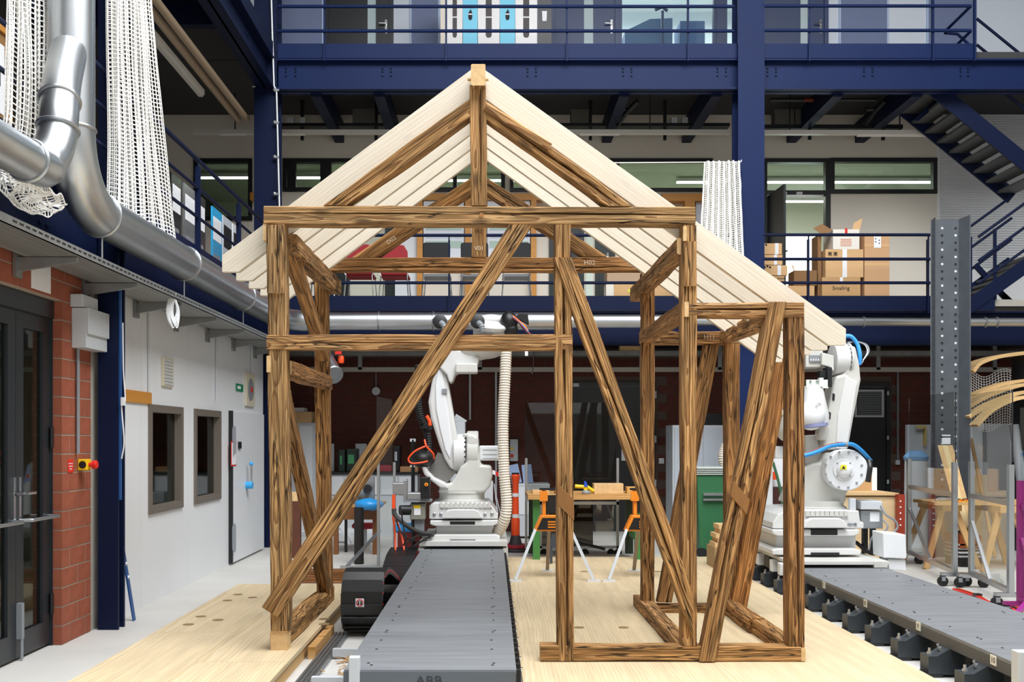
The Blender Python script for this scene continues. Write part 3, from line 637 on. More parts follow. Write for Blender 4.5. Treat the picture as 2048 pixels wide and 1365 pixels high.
fr('brace', (1330,1206), (1424,690), 29, Yf=YR+.02, dep=.11, seed=29, cuts=('h','h'), tint=(.88,.74,.58)); fr('raking_post', (1478,1222), (1583,640), 31, Yf=YR-.06, dep=.14, seed=30, cuts=('h','h'), wob=.004, tint=(1.08,.78,.5), label='smooth orange-brown raking post of the annex')
# pieces running front to back
def fb(name, x, z, ya, yb, wz, wx, **k): return timber(name, (x, ya, z), (x, yb, z), wz, wx, ref=(1,0,0), **k)
fb('wall_plate', -1.455, 3.02, 6.98, 9.02, .13, .12, seed=31, wob=.012, endm=OLD, tint=(.9,.82,.72)); fb('wall_plate', 1.365, 2.985, 6.90, 9.24, .12, .11, seed=32, wob=.012, crack=(0,.02,.003), tint=(.9,.82,.72))
fb('annex_plate', 1.385, 2.535, 6.86, 8.86, .11, .10, seed=33, wob=.008, tint=(.88,.76,.62)); fb('annex_plate', 2.10, 2.53, 6.99, 8.86, .11, .11, seed=34, wob=.02, tint=(1.02,.88,.7))
fb('side_rail', -1.485, 2.12, 6.98, 8.76, .12, .11, seed=35, wane=.05, wob=.012, tint=(.8,.66,.54))
fb('ground_sill', -1.515, .195, 6.93, 9.0, .13, .125, seed=36, wob=.012, wane=.03, tint=(1.02,.92,.76)); fb('ground_sill', 1.39, .105, 6.99, 9.15, .11, .12, seed=37, wob=.01, tint=(.9,.8,.7)); 
fb('ground_sill', 2.155, .105, 6.99, 7.95, .11, .12, seed=38, endm=OLD, wob=.012, crack=(0,.02,.004), tint=(1,.85,.66)); fb('ground_sill', 2.13, .115, 7.85, 8.95, .12, .12, seed=40, endm=OLD, wob=.012, crack=(0,.02,.004), tint=(1,.82,.62))
fr('ground_sill', (1312,1222), (1462,1222), 22, Yf=YR+.02, dep=.12, seed=39, tint=(.92,.78,.62))
timber('side_brace', (-1.49, 7.02, 3.06), (-1.49, 8.66, 2.36), .12, .10, ref=(1,0,0), seed=41, tint=(1.02,.88,.7))
timber('side_brace', (-1.49, 6.98, 1.93), (-1.49, 8.70, .27), .12, .09, ref=(1,0,0), seed=42, tint=(.86,.74,.6))
# pale new rafters: left and right, five of each
YRF = [7.0+.385*k for k in range(5)]
def rafter(Yk, side):
    k = 7.0/F; th = .052
    if side < 0: ex, xr, zr, sl = XX(444,7.0), XX(952,7.0), ZZ(132,7.0), .7465
    else: ex, xr, zr, sl = XX(1692,7.0), XX(961,7.0), ZZ(133.5,7.0), .7175
    Ln = abs(ex-xr); ca = math.cos(math.atan(sl)); ze = zr-sl*Ln; vd = .206; cut = .118
    ex2 = ex-side*( (vd-cut)/sl )
    poly = [(xr, zr), (ex, ze), (ex, ze-cut), (ex2, ze-cut), (xr, zr-vd)]
    ang = math.atan2(ze-zr, ex-xr); Mt = Matrix.Translation((xr, Yk, zr)) @ Matrix.Rotation(-ang, 4, 'Y')
    inv = Mt.inverted(); mb = MB(); mb.prism(poly, Yk, Yk+th, 'y'); mb.v = [tuple(inv @ Vector(q)) for q in mb.v]
    o = mb.build('rafter', NEW, house, local=True, bevel=.002); o.matrix_local = mw(house).inverted() @ Mt; o.color = (1,1,1,1); MW[o.name] = Mt
    return o
for Yk in YRF: rafter(Yk, -1); rafter(Yk, 1)
CHALK = M('chalk', '#e8dcc8', .9)
text('V01', 'chalk_mark', V(958,497,YR-.018), .055, CHALK, house); text('002', 'chalk_mark', V(957,462,YR-.018), .05, M('faint pencil', '#5b3a1d', .9), house)
text('H02', 'chalk_mark', V(1179,526,YR-.006), .06, CHALK, house); text('H11', 'chalk_mark', V(1419,675,YR-.006), .06, M('faint chalk', '#b79f80', .9), house); text('D03', 'chalk_mark', V(783,481,YR-.012), .055, CHALK, house, rot=(math.pi/2,-.55,0))
# ================================================================ TRACKS
ZD = .29
scr = MB().lathe([(.009,0),(.009,.003)], (0,0,0), n=8).mesh('screw', M('dark screw', '#3a3d42', .4, .5))
def track(label, x0, x1, ya, yb, front=True):
    t = thing('robot_track', label, 'track', ((x0+x1)/2, ya, 0)); y = ya; i = 0
    MB().box(x0+.10, x1-.05, ya+.02, yb, .03, ZD-.02).build('side_beam', DECKS, t)
    MB().box(x0, x0+.012, ya, yb, ZD-.095, ZD-.02).build('edge_skirt', M('deck edge skirt', '#5a5b5b', .5, .3), t); MB().box(x1-.012, x1, ya, yb, ZD-.095, ZD-.02).build('edge_skirt', M('deck edge skirt'), t)
    while y < yb-.01:
        b = min(y+.98, yb); p = MB().box(x0, x1, y, b-.003, ZD-.02, ZD).build('deck_panel', DECKM, t)
        for dy in (.12, .17, .55, .83):
            for xx in (x0+.13, x1-.13):
                if y+dy < b: inst('screw', scr, (xx+random.uniform(-.015,.015), y+dy, ZD), p)
        y = b; i += 1
    return t
T1_ = track('grey plated robot track down the middle of the hall', -.85, .14, 5.6, 14.6)
MB().box(-.85, .135, 5.575, 5.60, .0, ZD-.004).build('front_plate', M('front plate grey', '#5d646b', .45, .2), T1_)
text('ABB', 'logo', V(858,1364,5.572), .075, M('logo dark', '#2b2f34', .5), T1_, sx=1.15)
MB().box(-.815, -.755, 5.54, 5.60, 0, .375).build('stop_post', LGREY, T1_, bevel=.004)
clt = MB().box(0, .03, 0, .055, 0, .085).mesh('cleat', BLACK); nut = MB().box(0, .022, 0, .02, 0, .02).mesh('cleat_bolt', CHROME)
for k in range(40):
    yk = 5.72+k*.15; inst('cleat', clt, (.14, yk, .175), T1_); 
    if k % 2: inst('cleat_bolt', nut, (.165, yk+.08, .2), T1_)
T2_ = track('grey plated robot track on the right with numbered tags', 3.10, 4.05, 3.4, 12.9)
ft = MB(); ft.prism([(0,0),(.30,0),(.30,.19),(.17,.19),(.06,.125),(0,.125)], 0, .13, 'y')
ft_me = ft.mesh('foot', M('foot dark slate', '#43494e', .45, .4)); fb_me = MB().lathe([(.018,0),(.018,.02),(.01,.02),(.01,.045)], (0,0,0), n=8).mesh('foot_bolt', ALU); pad = MB().box(-.03, .1, 0, .13, 0, .025).mesh('foot_pad', M('foot pad', '#2b2c2d', .7))
for k in range(17):
    yk = 4.6+k*.50; f_ = inst('foot', ft_me, (2.955, yk, .02), T2_); MW[f_.name] = Matrix.Translation((2.955, yk, .02))
    inst('foot_bolt', fb_me, (2.955+.035, yk+.065, .145), f_); inst('foot_bolt', fb_me, (2.955+.11, yk+.065, .175), f_, rot=(0,-.45,0)); inst('foot_pad', pad, (2.955, yk, .001), f_)
    if k % 2: inst('vent_block', bpy.data.meshes.get('vent_block') or MB().box(0, .02, 0, .2, 0, .09).mesh('vent_block', BLACK), (3.19, yk+.2, .06), T2_)
TAGM = M('tag cream', '#e6e2d2', .6)
for px, py, s in ((1648,1171,'7'),(1731,1207.5,'8'),(1837,1253.5,'9'),(1987,1321.5,'10')):
    Yt = 3.097*F/(px-CX); z = ZZ(py, Yt); tg = MB().box(3.094, 3.0985, Yt-.035, Yt+.035, z-.03, z+.03).build('number_tag', TAGM, T2_)
    text(s, 'number', (3.0935, Yt, z), .05, INK, tg, rot=(math.pi/2, 0, -math.pi/2))
o = MB().box(XX(2036,5.2), XX(2100,5.2), 5.2, 5.27, 0, ZZ(1305,5.2)).build('stop_post', LGREY, T2_, bevel=.004)
# guide rail, cross bars, offcut, splinters
gr = thing('guide_rail', 'ribbed silver floor rail along the left of the middle track', 'rail', (-1.23, 3, 0))
MB().box(-1.29, -1.17, 3, 8.0, 0, .018).build('base', ALU, gr)
for x in (-1.285, -1.255, -1.225, -1.195): MB().box(x, x+.018, 3, 8.0, .018, .034).build('ridge', ALU, gr)
for yy in (6.3, 7.15): MB().box(-1.17, -.86, yy, yy+.05, .02, .075).build('cross_bar', LGREY, gr)
o = MB().box(-1.35, -1.295, 7.15, 8.0, 0.0, .09).build('wood_offcut', BENCHWOOD); tag(o, 'short wood batten beside the silver floor rail', 'batten')
mb = MB()
for k in range(90):
    x, y = random.uniform(-1.15,-.9), random.uniform(5.2, 7.2); a = random.uniform(0, 3.1); l = random.uniform(.03,.13); z = random.uniform(.004,.02)
    mb.bar((x, y, z), (x+l*math.cos(a), y+l*math.sin(a), z+random.uniform(0,.012)), random.uniform(.004,.012), .003)
tag(mb.build('wood_splinters', M('splinter wood', '#b98f5c', .8, var=.2, scale=30)), 'wood splinters scattered between silver rail and middle track', 'splinters', kind='stuff')
# ---- cable carrier
cc = thing('cable_carrier', 'black segmented cable carrier curling beside the middle track', 'cable carrier', (-1.055, 8.1, 0))
path = [(y, .035) for y in (10.0, 9.6, 9.2, 8.8, 8.45)]+[(8.12-.235*math.sin(a), .27-.235*math.cos(a)) for a in [math.pi*k/10 for k in range(11)]]+[(8.5,.49),(9.2,.33),(9.8,.17),(10.3,.10),(10.8,.16),(11.3,.27),(11.85,.30)]
pth = spline([(-1.055, y, z) for y, z in path], 6); Lc = [0]
for i in range(len(pth)-1): Lc.append(Lc[-1]+(pth[i+1]-pth[i]).length)
lk = MB().box(-.16, .16, -.012, .108, -.005, .005); lk.box(-.168, -.15, 0, .094, -.05, .008); lk.box(.15, .168, 0, .094, -.05, .008)
lk_me = lk.mesh('link', M('carrier black', '#1d1c1d', .42, var=.12, scale=4)); pn_me = MB().cyl((-.172,0,0), (-.168,0,0), .008, n=8).cyl((.168,0,0), (.172,0,0), .008, n=8).mesh('link_pin', RED)
t = 0; j = 0
while t < Lc[-1]-.1:
    while Lc[j+1] < t: j += 1
    q = (t-Lc[j])/(Lc[j+1]-Lc[j]); p = pth[j].lerp(pth[j+1], q); d = (pth[j+1]-pth[j]).normalized(); 
    l_ = inst('link', lk_me, p, cc, rot=(0,0,0)); nrm = Vector((1,0,0)).cross(d)
    m4 = Matrix((Vector((1,0,0)), d, nrm)).transposed().to_4x4(); m4.translation = p
    l_.matrix_local = mw(cc).inverted() @ m4; MW[l_.name] = m4
    inst('link_pin', pn_me, (0,0,-.02), None).parent = l_
    t += .098
for px, py, yy in ((808,1107,11.05),(800,1122,10.7),(783,1160,10.3)):
    pass
stk = MB(); stk.pbox(711, 728, 1198, 1215, 7.842, .003); stk = stk.build('warning_sticker', PAPER, cc)
rg = MB(); c0 = V(719.5,1206.5,7.838); rg.tube([c0+Vector((.026*math.cos(a),0,.026*math.sin(a))) for a in [2*math.pi*k/20 for k in range(21)]], .0035, 6); rg.build('ring_mark', RED, stk)
rg = MB()
for s in (-1, 1): rg.prism([(c0.x+s*.004,c0.z-.016),(c0.x+s*.018,c0.z-.016),(c0.x+s*.014,c0.z+.012),(c0.x+s*.007,c0.z+.016)], 7.836, 7.839, 'y')
rg.build('boot_mark', INK, stk)
# ================================================================ MIDDLE ROBOT
R1 = thing('industrial_robot', 'white jointed robot arm on the middle track with translucent ribbed hose', 'robot', (XX(925,12.3), 12.3, ZD))
def rp(name, mb, mat=ROBW, par=R1, bev=.012, smooth=False): return mb.build(name, mat, par, bevel=bev, smooth=smooth)
ca = rp('carriage', MB().box(-.876, .186, 11.72, 13.4, .325, .385).pbox(836,848,1098,1104,11.72,.3).pbox(1006,1016,1098,1120,11.72,1.2), ROBC, bev=.004)
pd = rp('pedestal', MB().pprism([(862,1073),(862,1084),(1000,1084),(1000,1073),(990,1070),(872,1070)], 11.85, 1.1).pbox(873,984,1052,1072,11.98,.8).pprism([(860,1042),(860,1050),(870,1053),(986,1053),(996,1048),(996,1041)], 11.85, 1.0))
for a in ((900,950,1043.5,1049.5),(900,951,1080,1085)): MB().pbox(*a, 11.843, .05).build('slot', BLACK, pd)
bs = rp('base_casting', MB().pprism([(858,1039),(858,1012),(868,1006),(978,1006),(987,1016),(996,1030),(996,1039)], 11.9, .95).pprism([(884,1038),(893,1022),(903,1019.5),(948,1019.5),(957,1023),(966,1038)], 11.82, .1))
for k in range(11): MB().pprism([(880+k*9.6,1016),(880+k*9.6,1005),(885+k*9.6,1005),(888+k*9.6,1016)], 11.88, .06).build('rib', ROBC, bs)
for px, py in ((869,1029),(882,1029),(970,1029),(984,1028)): MB().lathe([(.022,0),(.022,.016),(.012,.02)], V(px,py,11.9), (0,-1,0), 6).build('bolt', ALU, bs)
rp('turntable', MB().lathe([(.31,0),(.31,.05),(.285,.06),(.285,.13),(.30,.14),(.30,.16)], V(924,1007,12.35), n=32), ROBC, smooth=True, bev=0)
sh = rp('shoulder', MB().pprism([(877,986),(968,986),(981,974),(985,952),(983,932),(962,930),(958,905),(957,875),(945,868),(933,870),(932,925),(921,934),(914,948),(903,966),(880,970)], 12.1, .5), ROBC, bev=.03)
rp('shoulder_cup', MB().pprism([(843,934),(852,934),(857,944),(868,956),(893,968),(897,978),(880,976),(862,962),(848,950)], 12.0, .6), ROBW, bev=.02)
MB().pprism([(857,940),(876,905),(915,925),(912,945),(895,966),(870,956)], 12.2, .3).build('shoulder_recess', M('recess grey', '#6c6a66', .5), sh)
dm = rp('joint_drum', MB().cyl(V(908,908,12.35), V(932,908,12.35), .255, n=40), ROBW, smooth=True, bev=.01)
for k in range(14):
    a = math.pi*(k/13)-math.pi/2; c = V(931,908,12.35); MB().sphere((c.x, 12.35-.262*math.cos(a), c.z+.262*math.sin(a)), .011, 8).build('bolt', BLACK, dm)
rp('joint_housing', MB().cyl(V(934,905,12.35), V(957,905,12.35), .27, n=40).pbox(926,943,867,875,12.2,.3), ROBC, smooth=True, bev=.015)
mt = rp('motor', MB().pbox(958,1003,892,922,12.22,.24), WHITE, bev=.02)
for py in (899, 908, 916): MB().pbox(966, 994, py, py+1.2, 12.212, .02).build('groove', LGREY, mt)
ar = rp('lower_arm', MB().pprism([(856,805),(863,765),(872,735),(884,728),(893,745),(898,775),(910,845),(922,905),(917,938),(902,940),(888,918),(877,888),(861,838)], 12.16, .26), ROBW, bev=.035)
MB().pprism([(872,820),(870,770),(876,740),(884,738),(888,770),(897,830),(904,890),(900,920),(890,900),(880,860)], 12.14, .04).build('arm_rib', WHITE, ar, bevel=.012)
MB().pbox(884,894,778,787,12.12,.03).build('bracket', GREY, ar)
el = rp('elbow', MB().pprism([(868,702),(905,698),(940,704),(958,715),(957,728),(930,740),(911,748),(905,764),(899,767),(893,750),(878,735)], 12.1, .34), ROBW, bev=.03)
rp('elbow_motor', MB().pbox(911,955,727,746,12.02,.28), ROBC, bev=.015)
rp('forearm', MB().sphere(V(970,697,12.3), .22, 24, (1.2,1.6,.62)).sphere(V(948,700,12.3), .2, 24, (1.4,1.3,.7)), ROBW, smooth=True, bev=0)
fh = rp('forearm_head', MB().lathe([(.10,0),(.24,.05),(.27,.09),(.25,.12),(.1,.15)], V(975,664,12.2), (.12,-.3,1), 32).sphere(V(982,642,12.25), .16, 20, (1.2,1,.5)).pprism([(946,669),(946,656),(955,645),(985,640),(1006,652),(1010,669)], 12.15, .4), ROBW, smooth=True, bev=.01)
for px in (880, 955): rp('cable_gland', MB().lathe([(.02,0),(.085,.0),(.09,.05),(.05,.06)], V(px,645,12.0), (0,-1,.1), 18), BLACK, smooth=True, bev=0)
for px in (882, 957): 
    mb = MB(); corr(mb, spline([V(px,646,11.95), V(px+6,652,11.9), V(px+8,664,11.9)], 6), .035, .02, .004, 10); rp('conduit', mb, GREY, bev=0, smooth=True)
wr = rp('wrist', MB().sphere(V(1018,644,12.1), .11, 16, (1,1,1.2)).sphere(V(1022,660,12.1), .09, 14).pprism([(1018,640),(1040,627),(1056,628),(1058,650),(1040,640)], 12.0, .1), BLACK, smooth=True, bev=.005)
for i, (m_, a) in enumerate(((ORANGE,0),(SKYB,3),(RED,6),(BLACK,9),(M('navy cable','#26439c',.5),5),(YELLOW,1.5))):
    MB().tube(spline([V(1026,632+a*.6,11.95), V(1040,644+a*.5,11.9), V(1052,655+a,11.9), V(1058+a,672,11.92)], 6), .010, 6).build('cable', m_, wr, smooth=True)
MB().tube(spline([V(1060,670,11.95), V(1068,690,11.95), V(1067,720,11.95), V(1065,748,11.95)], 6), .006, 6).sphere(V(1064,747,11.95), .014, 8).build('sensor_cable', BLACK, wr)
MB().pbox(1050,1056,698,712,11.95,.04).build('connector', WHITE, wr)
mb = MB(); corr(mb, spline([V(1013,690,11.98), V(1010,760,11.95), V(1006,850,11.95), V(1008,940,11.95), V(1013,1005,11.95), V(1009,1040,11.98), V(995,1066,12.1)], 10), .067, .032, .006, 16)
HOSE = M('ivory ribbed hose', '#ded5c6', .35); rp('ribbed_hose', mb, HOSE, bev=0, smooth=True)
mb = MB(); corr(mb, spline([V(836,730,12.1), V(835,780,12.1), V(840,830,12.1), V(852,860,12.1), V(857,890,12.1), V(852,925,12.1)], 8), .043, .03, .006, 12); rp('dress_pack', mb, BLACK, bev=0, smooth=True)
rp('dress_collar', MB().lathe([(.07,0),(.075,.02),(.07,.04)], V(851,859,12.1), (.1,0,1), 16), BLACK, bev=0, smooth=True)
rp('dress_boot', MB().sphere(V(845,918,12.1), .16, 16, (1,1,.7)), BLACK, bev=0, smooth=True)
rp('orange_cable', MB().tube(spline([V(849,880,11.95), V(853,893,11.92), V(866,908,11.95), V(868,918,12.0)], 8), .012, 8).tube(spline([V(853,892,11.93), V(830,903,11.9), V(817,918,11.9), V(823,927,11.9), V(842,926,11.9), V(855,923,11.95)], 8), .011, 8), ORANGE, bev=0, smooth=True)
rp('orange_tag', MB().tube([V(853,832,11.98), V(859,842,11.98), V(860,852,11.98)], .022, 8), ORANGE, bev=0, smooth=True)
rp('lead_cable', MB().tube(spline([V(788,1018,11.6), V(790,1030,11.6), V(808,1048,11.6), V(835,1064,11.7), V(866,1070,11.85)], 8), .028, 10), M('dark grey cable', '#3c3d3c', .6), bev=0, smooth=True)
for k, off in enumerate((0, 8)): rp('orange_cable', MB().tube(spline([V(786+off*.3,990,11.7), V(786+off*.5,1030,11.7), V(790+off*1.6,1070,11.7), V(791+off*2.2,1103,11.6)], 8), .012, 8), ORANGE, bev=0, smooth=True)
cbx = rp('connector_box', MB().pbox(820,850,1008,1040,11.8,.25), M('olive grey box', '#8a897d', .5), bev=.008)
MB().pbox(827,841,1011,1017,11.794,.006).build('hazard_label', YELLOW, cbx); MB().pbox(828,841,1017.5,1031,11.794,.006).build('label_sheet', PAPER, cbx)
rp('junction_box', MB().pbox(814,843,986,1001,11.75,.2), ALU, bev=.01); rp('valve_block', MB().pbox(785,808,967,990,11.8,.18).pbox(807,814,960,1005,11.8,.15), ALU, bev=.006)
rp('black_plug', MB().cyl(V(800,1021,11.75), V(820,1021,11.8), .06, n=16), BLACK, bev=0, smooth=True); rp('support_bracket', MB().pbox(808,862,1001,1005,11.75,.3).pbox(829,848,1040,1064,11.85,.1), GREY, bev=0)
pn_ = rp('control_pendant', MB().pbox(841,860,955,999,11.72,.1), BLACK, bev=.008); MB().cyl(V(852.5,970,11.72), V(852.5,970,11.68), .022, n=16).build('stop_button', YELLOW, pn_); MB().cyl(V(852.5,970,11.68), V(852.5,970,11.66), .014, n=16).build('button_cap', RED, pn_)
rp('loose_cables', MB().tube(spline([V(792,1040,11.5), V(800,1062,11.5), V(815,1078,11.4), V(836,1082,11.6)], 8), .010, 6).tube(spline([V(803,1025,11.5), V(806,1050,11.5), V(812,1078,11.4), V(806,1092,11.4)], 8), .010, 6).tube(spline([V(860,1075,11.8), V(840,1085,11.6), V(825,1096,11.5)], 8), .014, 6).tube(spline([V(862,1070,11.8), V(832,1074,11.6), V(812,1090,11.5), V(818,1098,11.4)], 8), .012, 6), BLACK, bev=0, smooth=True)
rp('thin_hose', MB().tube(spline([V(988,968,12.1), V(994,1000,12.1), V(1003,1035,12.0)], 6), .007, 6).tube(spline([V(988,968,12.1), V(992,1000,12.1), V(996,1030,12.0)], 6), .006, 6), LGREY, bev=0)
# ================================================================ RIGHT ROBOT
R2 = thing('industrial_robot', 'white jointed robot arm on the right track with round bolted joint cover', 'robot', (XX(1645,10.8), 10.8, ZD))
def rq(name, mb, mat=ROBW, bev=.012, smooth=False): return mb.build(name, mat, R2, bevel=bev, smooth=smooth)
c2 = rq('carriage', MB().box(3.05, 4.08, 10.0, 12.0, .325, .36).box(3.92, 4.06, 10.0, 10.05, .295, .33), ROBC, bev=.003)
for yy in (10.15, 10.45, 11.0, 11.5): MB().box(3.0, 3.10, yy, yy+.1, .19, .32).build('bearing_block', WHITE, c2, bevel=.01)
MB().box(3.04, 3.09, 10.7, 10.9, .2, .32).build('sensor_pocket', BLACK, c2)
p2 = rq('pedestal', MB().pprism([(1545,1101),(1545,1111),(1722,1111),(1722,1101),(1710,1098),(1556,1098)], 10.35, 1.1).pbox(1552,1712,1072,1100,10.5,.8).pprism([(1545,1060),(1545,1068),(1555,1073),(1708,1073),(1719,1069),(1719,1060)], 10.35, 1.0))
for a in ((1622,1675,1060,1071),(1622,1679,1106,1112)): MB().pbox(*a, 10.343, .05).build('slot', BLACK, p2)
b2 = rq('base_casting', MB().pprism([(1545,1058),(1546,1046),(1556,1030),(1572,1021),(1690,1021),(1718,1022),(1721,1044),(1728,1046),(1728,1058)], 10.4, .95).pprism([(1606,1057),(1614,1042),(1624,1037),(1680,1037),(1690,1043),(1697,1057)], 10.30, .12))
for k in range(9): MB().pprism([(1612+k*9.6,1033),(1612+k*9.6,1023),(1617+k*9.6,1023),(1621+k*9.6,1033)], 10.37, .06).build('rib', ROBC, b2)
for px in (1697, 1702, 1708, 1711): MB().lathe([(.014,0),(.014,.014)], V(px,1049,10.4), (0,-1,0), 6).build('bolt', GREY, b2)
rq('turntable', MB().lathe([(.32,0),(.32,.05),(.29,.06),(.29,.12)], V(1632,1022,10.85), n=32), ROBC, smooth=True, bev=0)
s2 = rq('shoulder', MB().pprism([(1580,1008),(1692,1008),(1694,985),(1726,968),(1738,948),(1738,925),(1726,915),(1700,900),(1650,905),(1641,925),(1626,927),(1611,934),(1596,935),(1590,985)], 10.65, .5), ROBC, bev=.03)
rq('motor', MB().pbox(1551,1577,893,918,10.7,.22), WHITE, bev=.015); rq('cable_post', MB().pbox(1700,1712,998,1021,10.45,.06), LGREY, bev=.004)
cv = rq('joint_cover', MB().prism([(V(1687,940,10.6).x+.232*math.cos(a)*(1 if abs(math.sin(a*2))<.97 else .97), V(1687,940,10.6).z+.225*math.sin(a)) for a in [2*math.pi*k/28+.1 for k in range(28)]], 10.5, 10.66, 'y'), WHITE, bev=.012)
for k in range(12): a = 2*math.pi*k/12+.25; c = V(1687,940,10.5); MB().lathe([(.013,0),(.013,.012),(.007,.014)], (c.x+.20*math.cos(a), 10.5, c.z+.195*math.sin(a)), (0,-1,0), 8).build('bolt', ALU, cv)
dc = MB().lathe([(.118,0),(.112,.015),(.085,.018),(.078,.045),(.05,.065),(.01,.07)], V(1687,940,10.5), (0,-1,0), 28).build('dome_cap', WHITE, cv, smooth=True)
for k in range(4): a = math.pi/4+k*math.pi/2; c = V(1687,940,10.49); MB().lathe([(.010,0),(.010,.01)], (c.x+.098*math.cos(a), 10.49, c.z+.098*math.sin(a)), (0,-1,0), 8).build('bolt', ALU, cv)
c = V(1687,936,10.428); MB().prism([(c.x-.035,c.z-.02),(c.x+.035,c.z-.02),(c.x+.03,c.z+.03),(c.x-.03,c.z+.03)], 10.425, 10.432, 'y').build('hazard_label', M('hazard yellow','#e8e12a',.5), cv)
MB().prism([(c.x-.02,c.z-.012),(c.x+.02,c.z-.012),(c.x,c.z+.022)], 10.423, 10.426, 'y').build('hazard_triangle', INK, cv)
a2 = rq('lower_arm', MB().pprism([(1646,900),(1652,840),(1668,765),(1673,752),(1690,748),(1694,692),(1712,692),(1720,728),(1723,760),(1708,838),(1697,900)], 10.62, .28), ROBC, bev=.03)
MB().pprism([(1672,898),(1676,830),(1692,752),(1706,760),(1715,765),(1704,835),(1694,898)], 10.60, .04).build('arm_rib', ROBW, a2, bevel=.01)
for px, py in ((1667,795),(1659,832)): MB().pprism([(px-1,py-8),(px+3,py-6),(px+2,py+7),(px-2,py+6)], 10.612, .02).build('arm_slot', BLACK, a2)
rq('counter_link', MB().pprism([(1611,890),(1614,872),(1634,870),(1643,905),(1650,925),(1611,930)], 10.75, .2).pprism([(1638,868),(1640,856),(1655,848),(1660,855),(1655,882),(1640,880)], 10.55, .15), ROBC, bev=.015)
e2 = rq('elbow_drum', MB().cyl(V(1664,720,10.75), V(1692,720,10.75), .175, n=40), ROBW, smooth=True, bev=.01)
for k in range(12): a = math.pi*(k/11)-math.pi/2; c = V(1692,720,10.75); MB().sphere((c.x, 10.75-.178*math.cos(a), c.z+.178*math.sin(a)), .009, 8).build('bolt', GREY, e2)
rq('elbow_rim', MB().cyl(V(1693,720,10.75), V(1697,720,10.75), .18, n=40), ROBC, smooth=True, bev=0)
rq('elbow_box', MB().pprism([(1644,705),(1668,712),(1668,745),(1660,735),(1644,730)], 10.55, .2).pbox(1612,1646,700,735,10.62,.25), ROBC, bev=.008)
pp = rq('plug_panel', MB().pbox(1619,1643,711,724,10.6,.04), GREY, bev=0)
for k in range(4): MB().pbox(1621+k*5,1623+k*5,718,722,10.596,.01).build('plug', WHITE, pp)
cbp = rq('circuit_plate', MB().pbox(1613,1657,760,777,10.5,.03), M('pale green plate','#d8ecd8',.35), bev=.002); MB().pbox(1639,1647,756,774,10.46,.05).build('relay', WHITE, cbp)
for px, py in ((1621,763),(1634,763),(1622,772),(1633,772)): MB().cyl(V(px,py,10.5), V(px,py,10.485), .012, n=12).build('stud', GREY, cbp)
rq('wrist_bracket', MB().pbox(1655,1664,735,775,10.5,.15).pbox(1640,1655,742,757,10.55,.1), DARK, bev=.003)
rq('forearm', MB().lathe([(.14,0),(.15,.1),(.12,.28),(.10,.42)], V(1630,850,10.5), (0,.15,1), 28), ROBW, smooth=True, bev=0)
wr2 = rq('wrist', MB().sphere(V(1622,832,10.42), .15, 24, (1,1,1.05)), WHITE, smooth=True, bev=0)
MB().lathe([(.09,0),(.14,.0),(.145,.03),(.12,.04)], V(1628,848,10.42), (.1,0,-1), 28).build('wrist_rim', M('slate blue ring','#7d83a8',.4), wr2, smooth=True)
text('IRB', 'lettering', V(1636,812,10.26), .05, INK, wr2, rot=(math.pi/2,-.7,0))
rq('tool_wrist', MB().sphere(V(1570,845,10.6), .16, 20, (.7,1,1.3)).cyl(V(1562,822,10.5), V(1566,830,10.5), .035), ROBC, smooth=True, bev=0)
rq('forearm_link', MB().tube([V(1618,835,10.45), V(1600,840,10.5), V(1575,845,10.58)], .09, 20, True, [.11,.095,.08]), ROBC, smooth=True, bev=0)
rq('yellow_cap', MB().cyl(V(1558,826,10.45), V(1563,826,10.45), .03, n=14), YELLOW, smooth=True, bev=0)
BLUEC = M('bright blue cable', '#2f8fd6', .45)
for k in range(3): rq('blue_cable', MB().tube(spline([V(1566,818-k*2,10.5), V(1562+k*2,808,10.48), V(1570,803-k,10.46), V(1580,808-k*2,10.5)], 8), .008, 6), M('royal blue cable','#2456c9',.45), bev=0, smooth=True)
rq('blue_cable', MB().tube(spline([V(1598,912,10.2), V(1612,911,10.18), V(1635,904,10.2), V(1660,893,10.3), V(1687,889.5,10.4), V(1706,890,10.45), V(1724,903,10.5), V(1741,922,10.6)], 8), .022, 10), BLUEC, bev=0, smooth=True)
rq('red_cable', MB().tube(spline([V(1605,909,10.19), V(1635,899,10.22), V(1660,890,10.3), V(1685,886,10.4)], 8), .010, 6), M('dark red cable','#8d3a35',.5), bev=0, smooth=True)
rq('cable_sleeve', MB().cyl(V(1676,889.5,10.4), V(1694,889.5,10.42), .030, n=12), GREY, bev=0, smooth=True)
rq('blue_cable', MB().tube(spline([V(1690,672,10.8), V(1703,674,10.78), V(1715,690,10.75), V(1720,712,10.7), V(1719,730,10.7)], 8), .022, 8), BLUEC, bev=0, smooth=True)
for k in range(4): rq('dark_cable', MB().tube(spline([V(1695,686+k,10.8), V(1715,684,10.8), V(1730+k*1.5,690,10.8), V(1735+k,705,10.78), V(1726,722,10.75), V(1720,730,10.72)], 8), .009, 6), (BLACK if k % 2 else LGREY), bev=0, smooth=True)
rq('dark_hose', MB().tube(spline([V(1738,922,10.55), V(1740,935,10.5), V(1738,950,10.5), V(1736,965,10.5)], 6), .03, 8), BLACK, bev=0, smooth=True)
for k in range(2): rq('black_cable', MB().tube(spline([V(1713,1086,10.9), V(1730,1100,10.6), V(1745,1108,10.5), V(1765,1104+k*3,10.4)], 8), .022 if k == 0 else .012, 8), BLACK, bev=0, smooth=True)
bx = rq('connector_box', MB().pbox(1722,1766,1022,1058,10.6,.35), M('brushed box','#9da3a6',.35,.6), bev=.004); MB().pbox(1740,1759,1025,1044,10.594,.006).build('label_sheet', PAPER, bx)
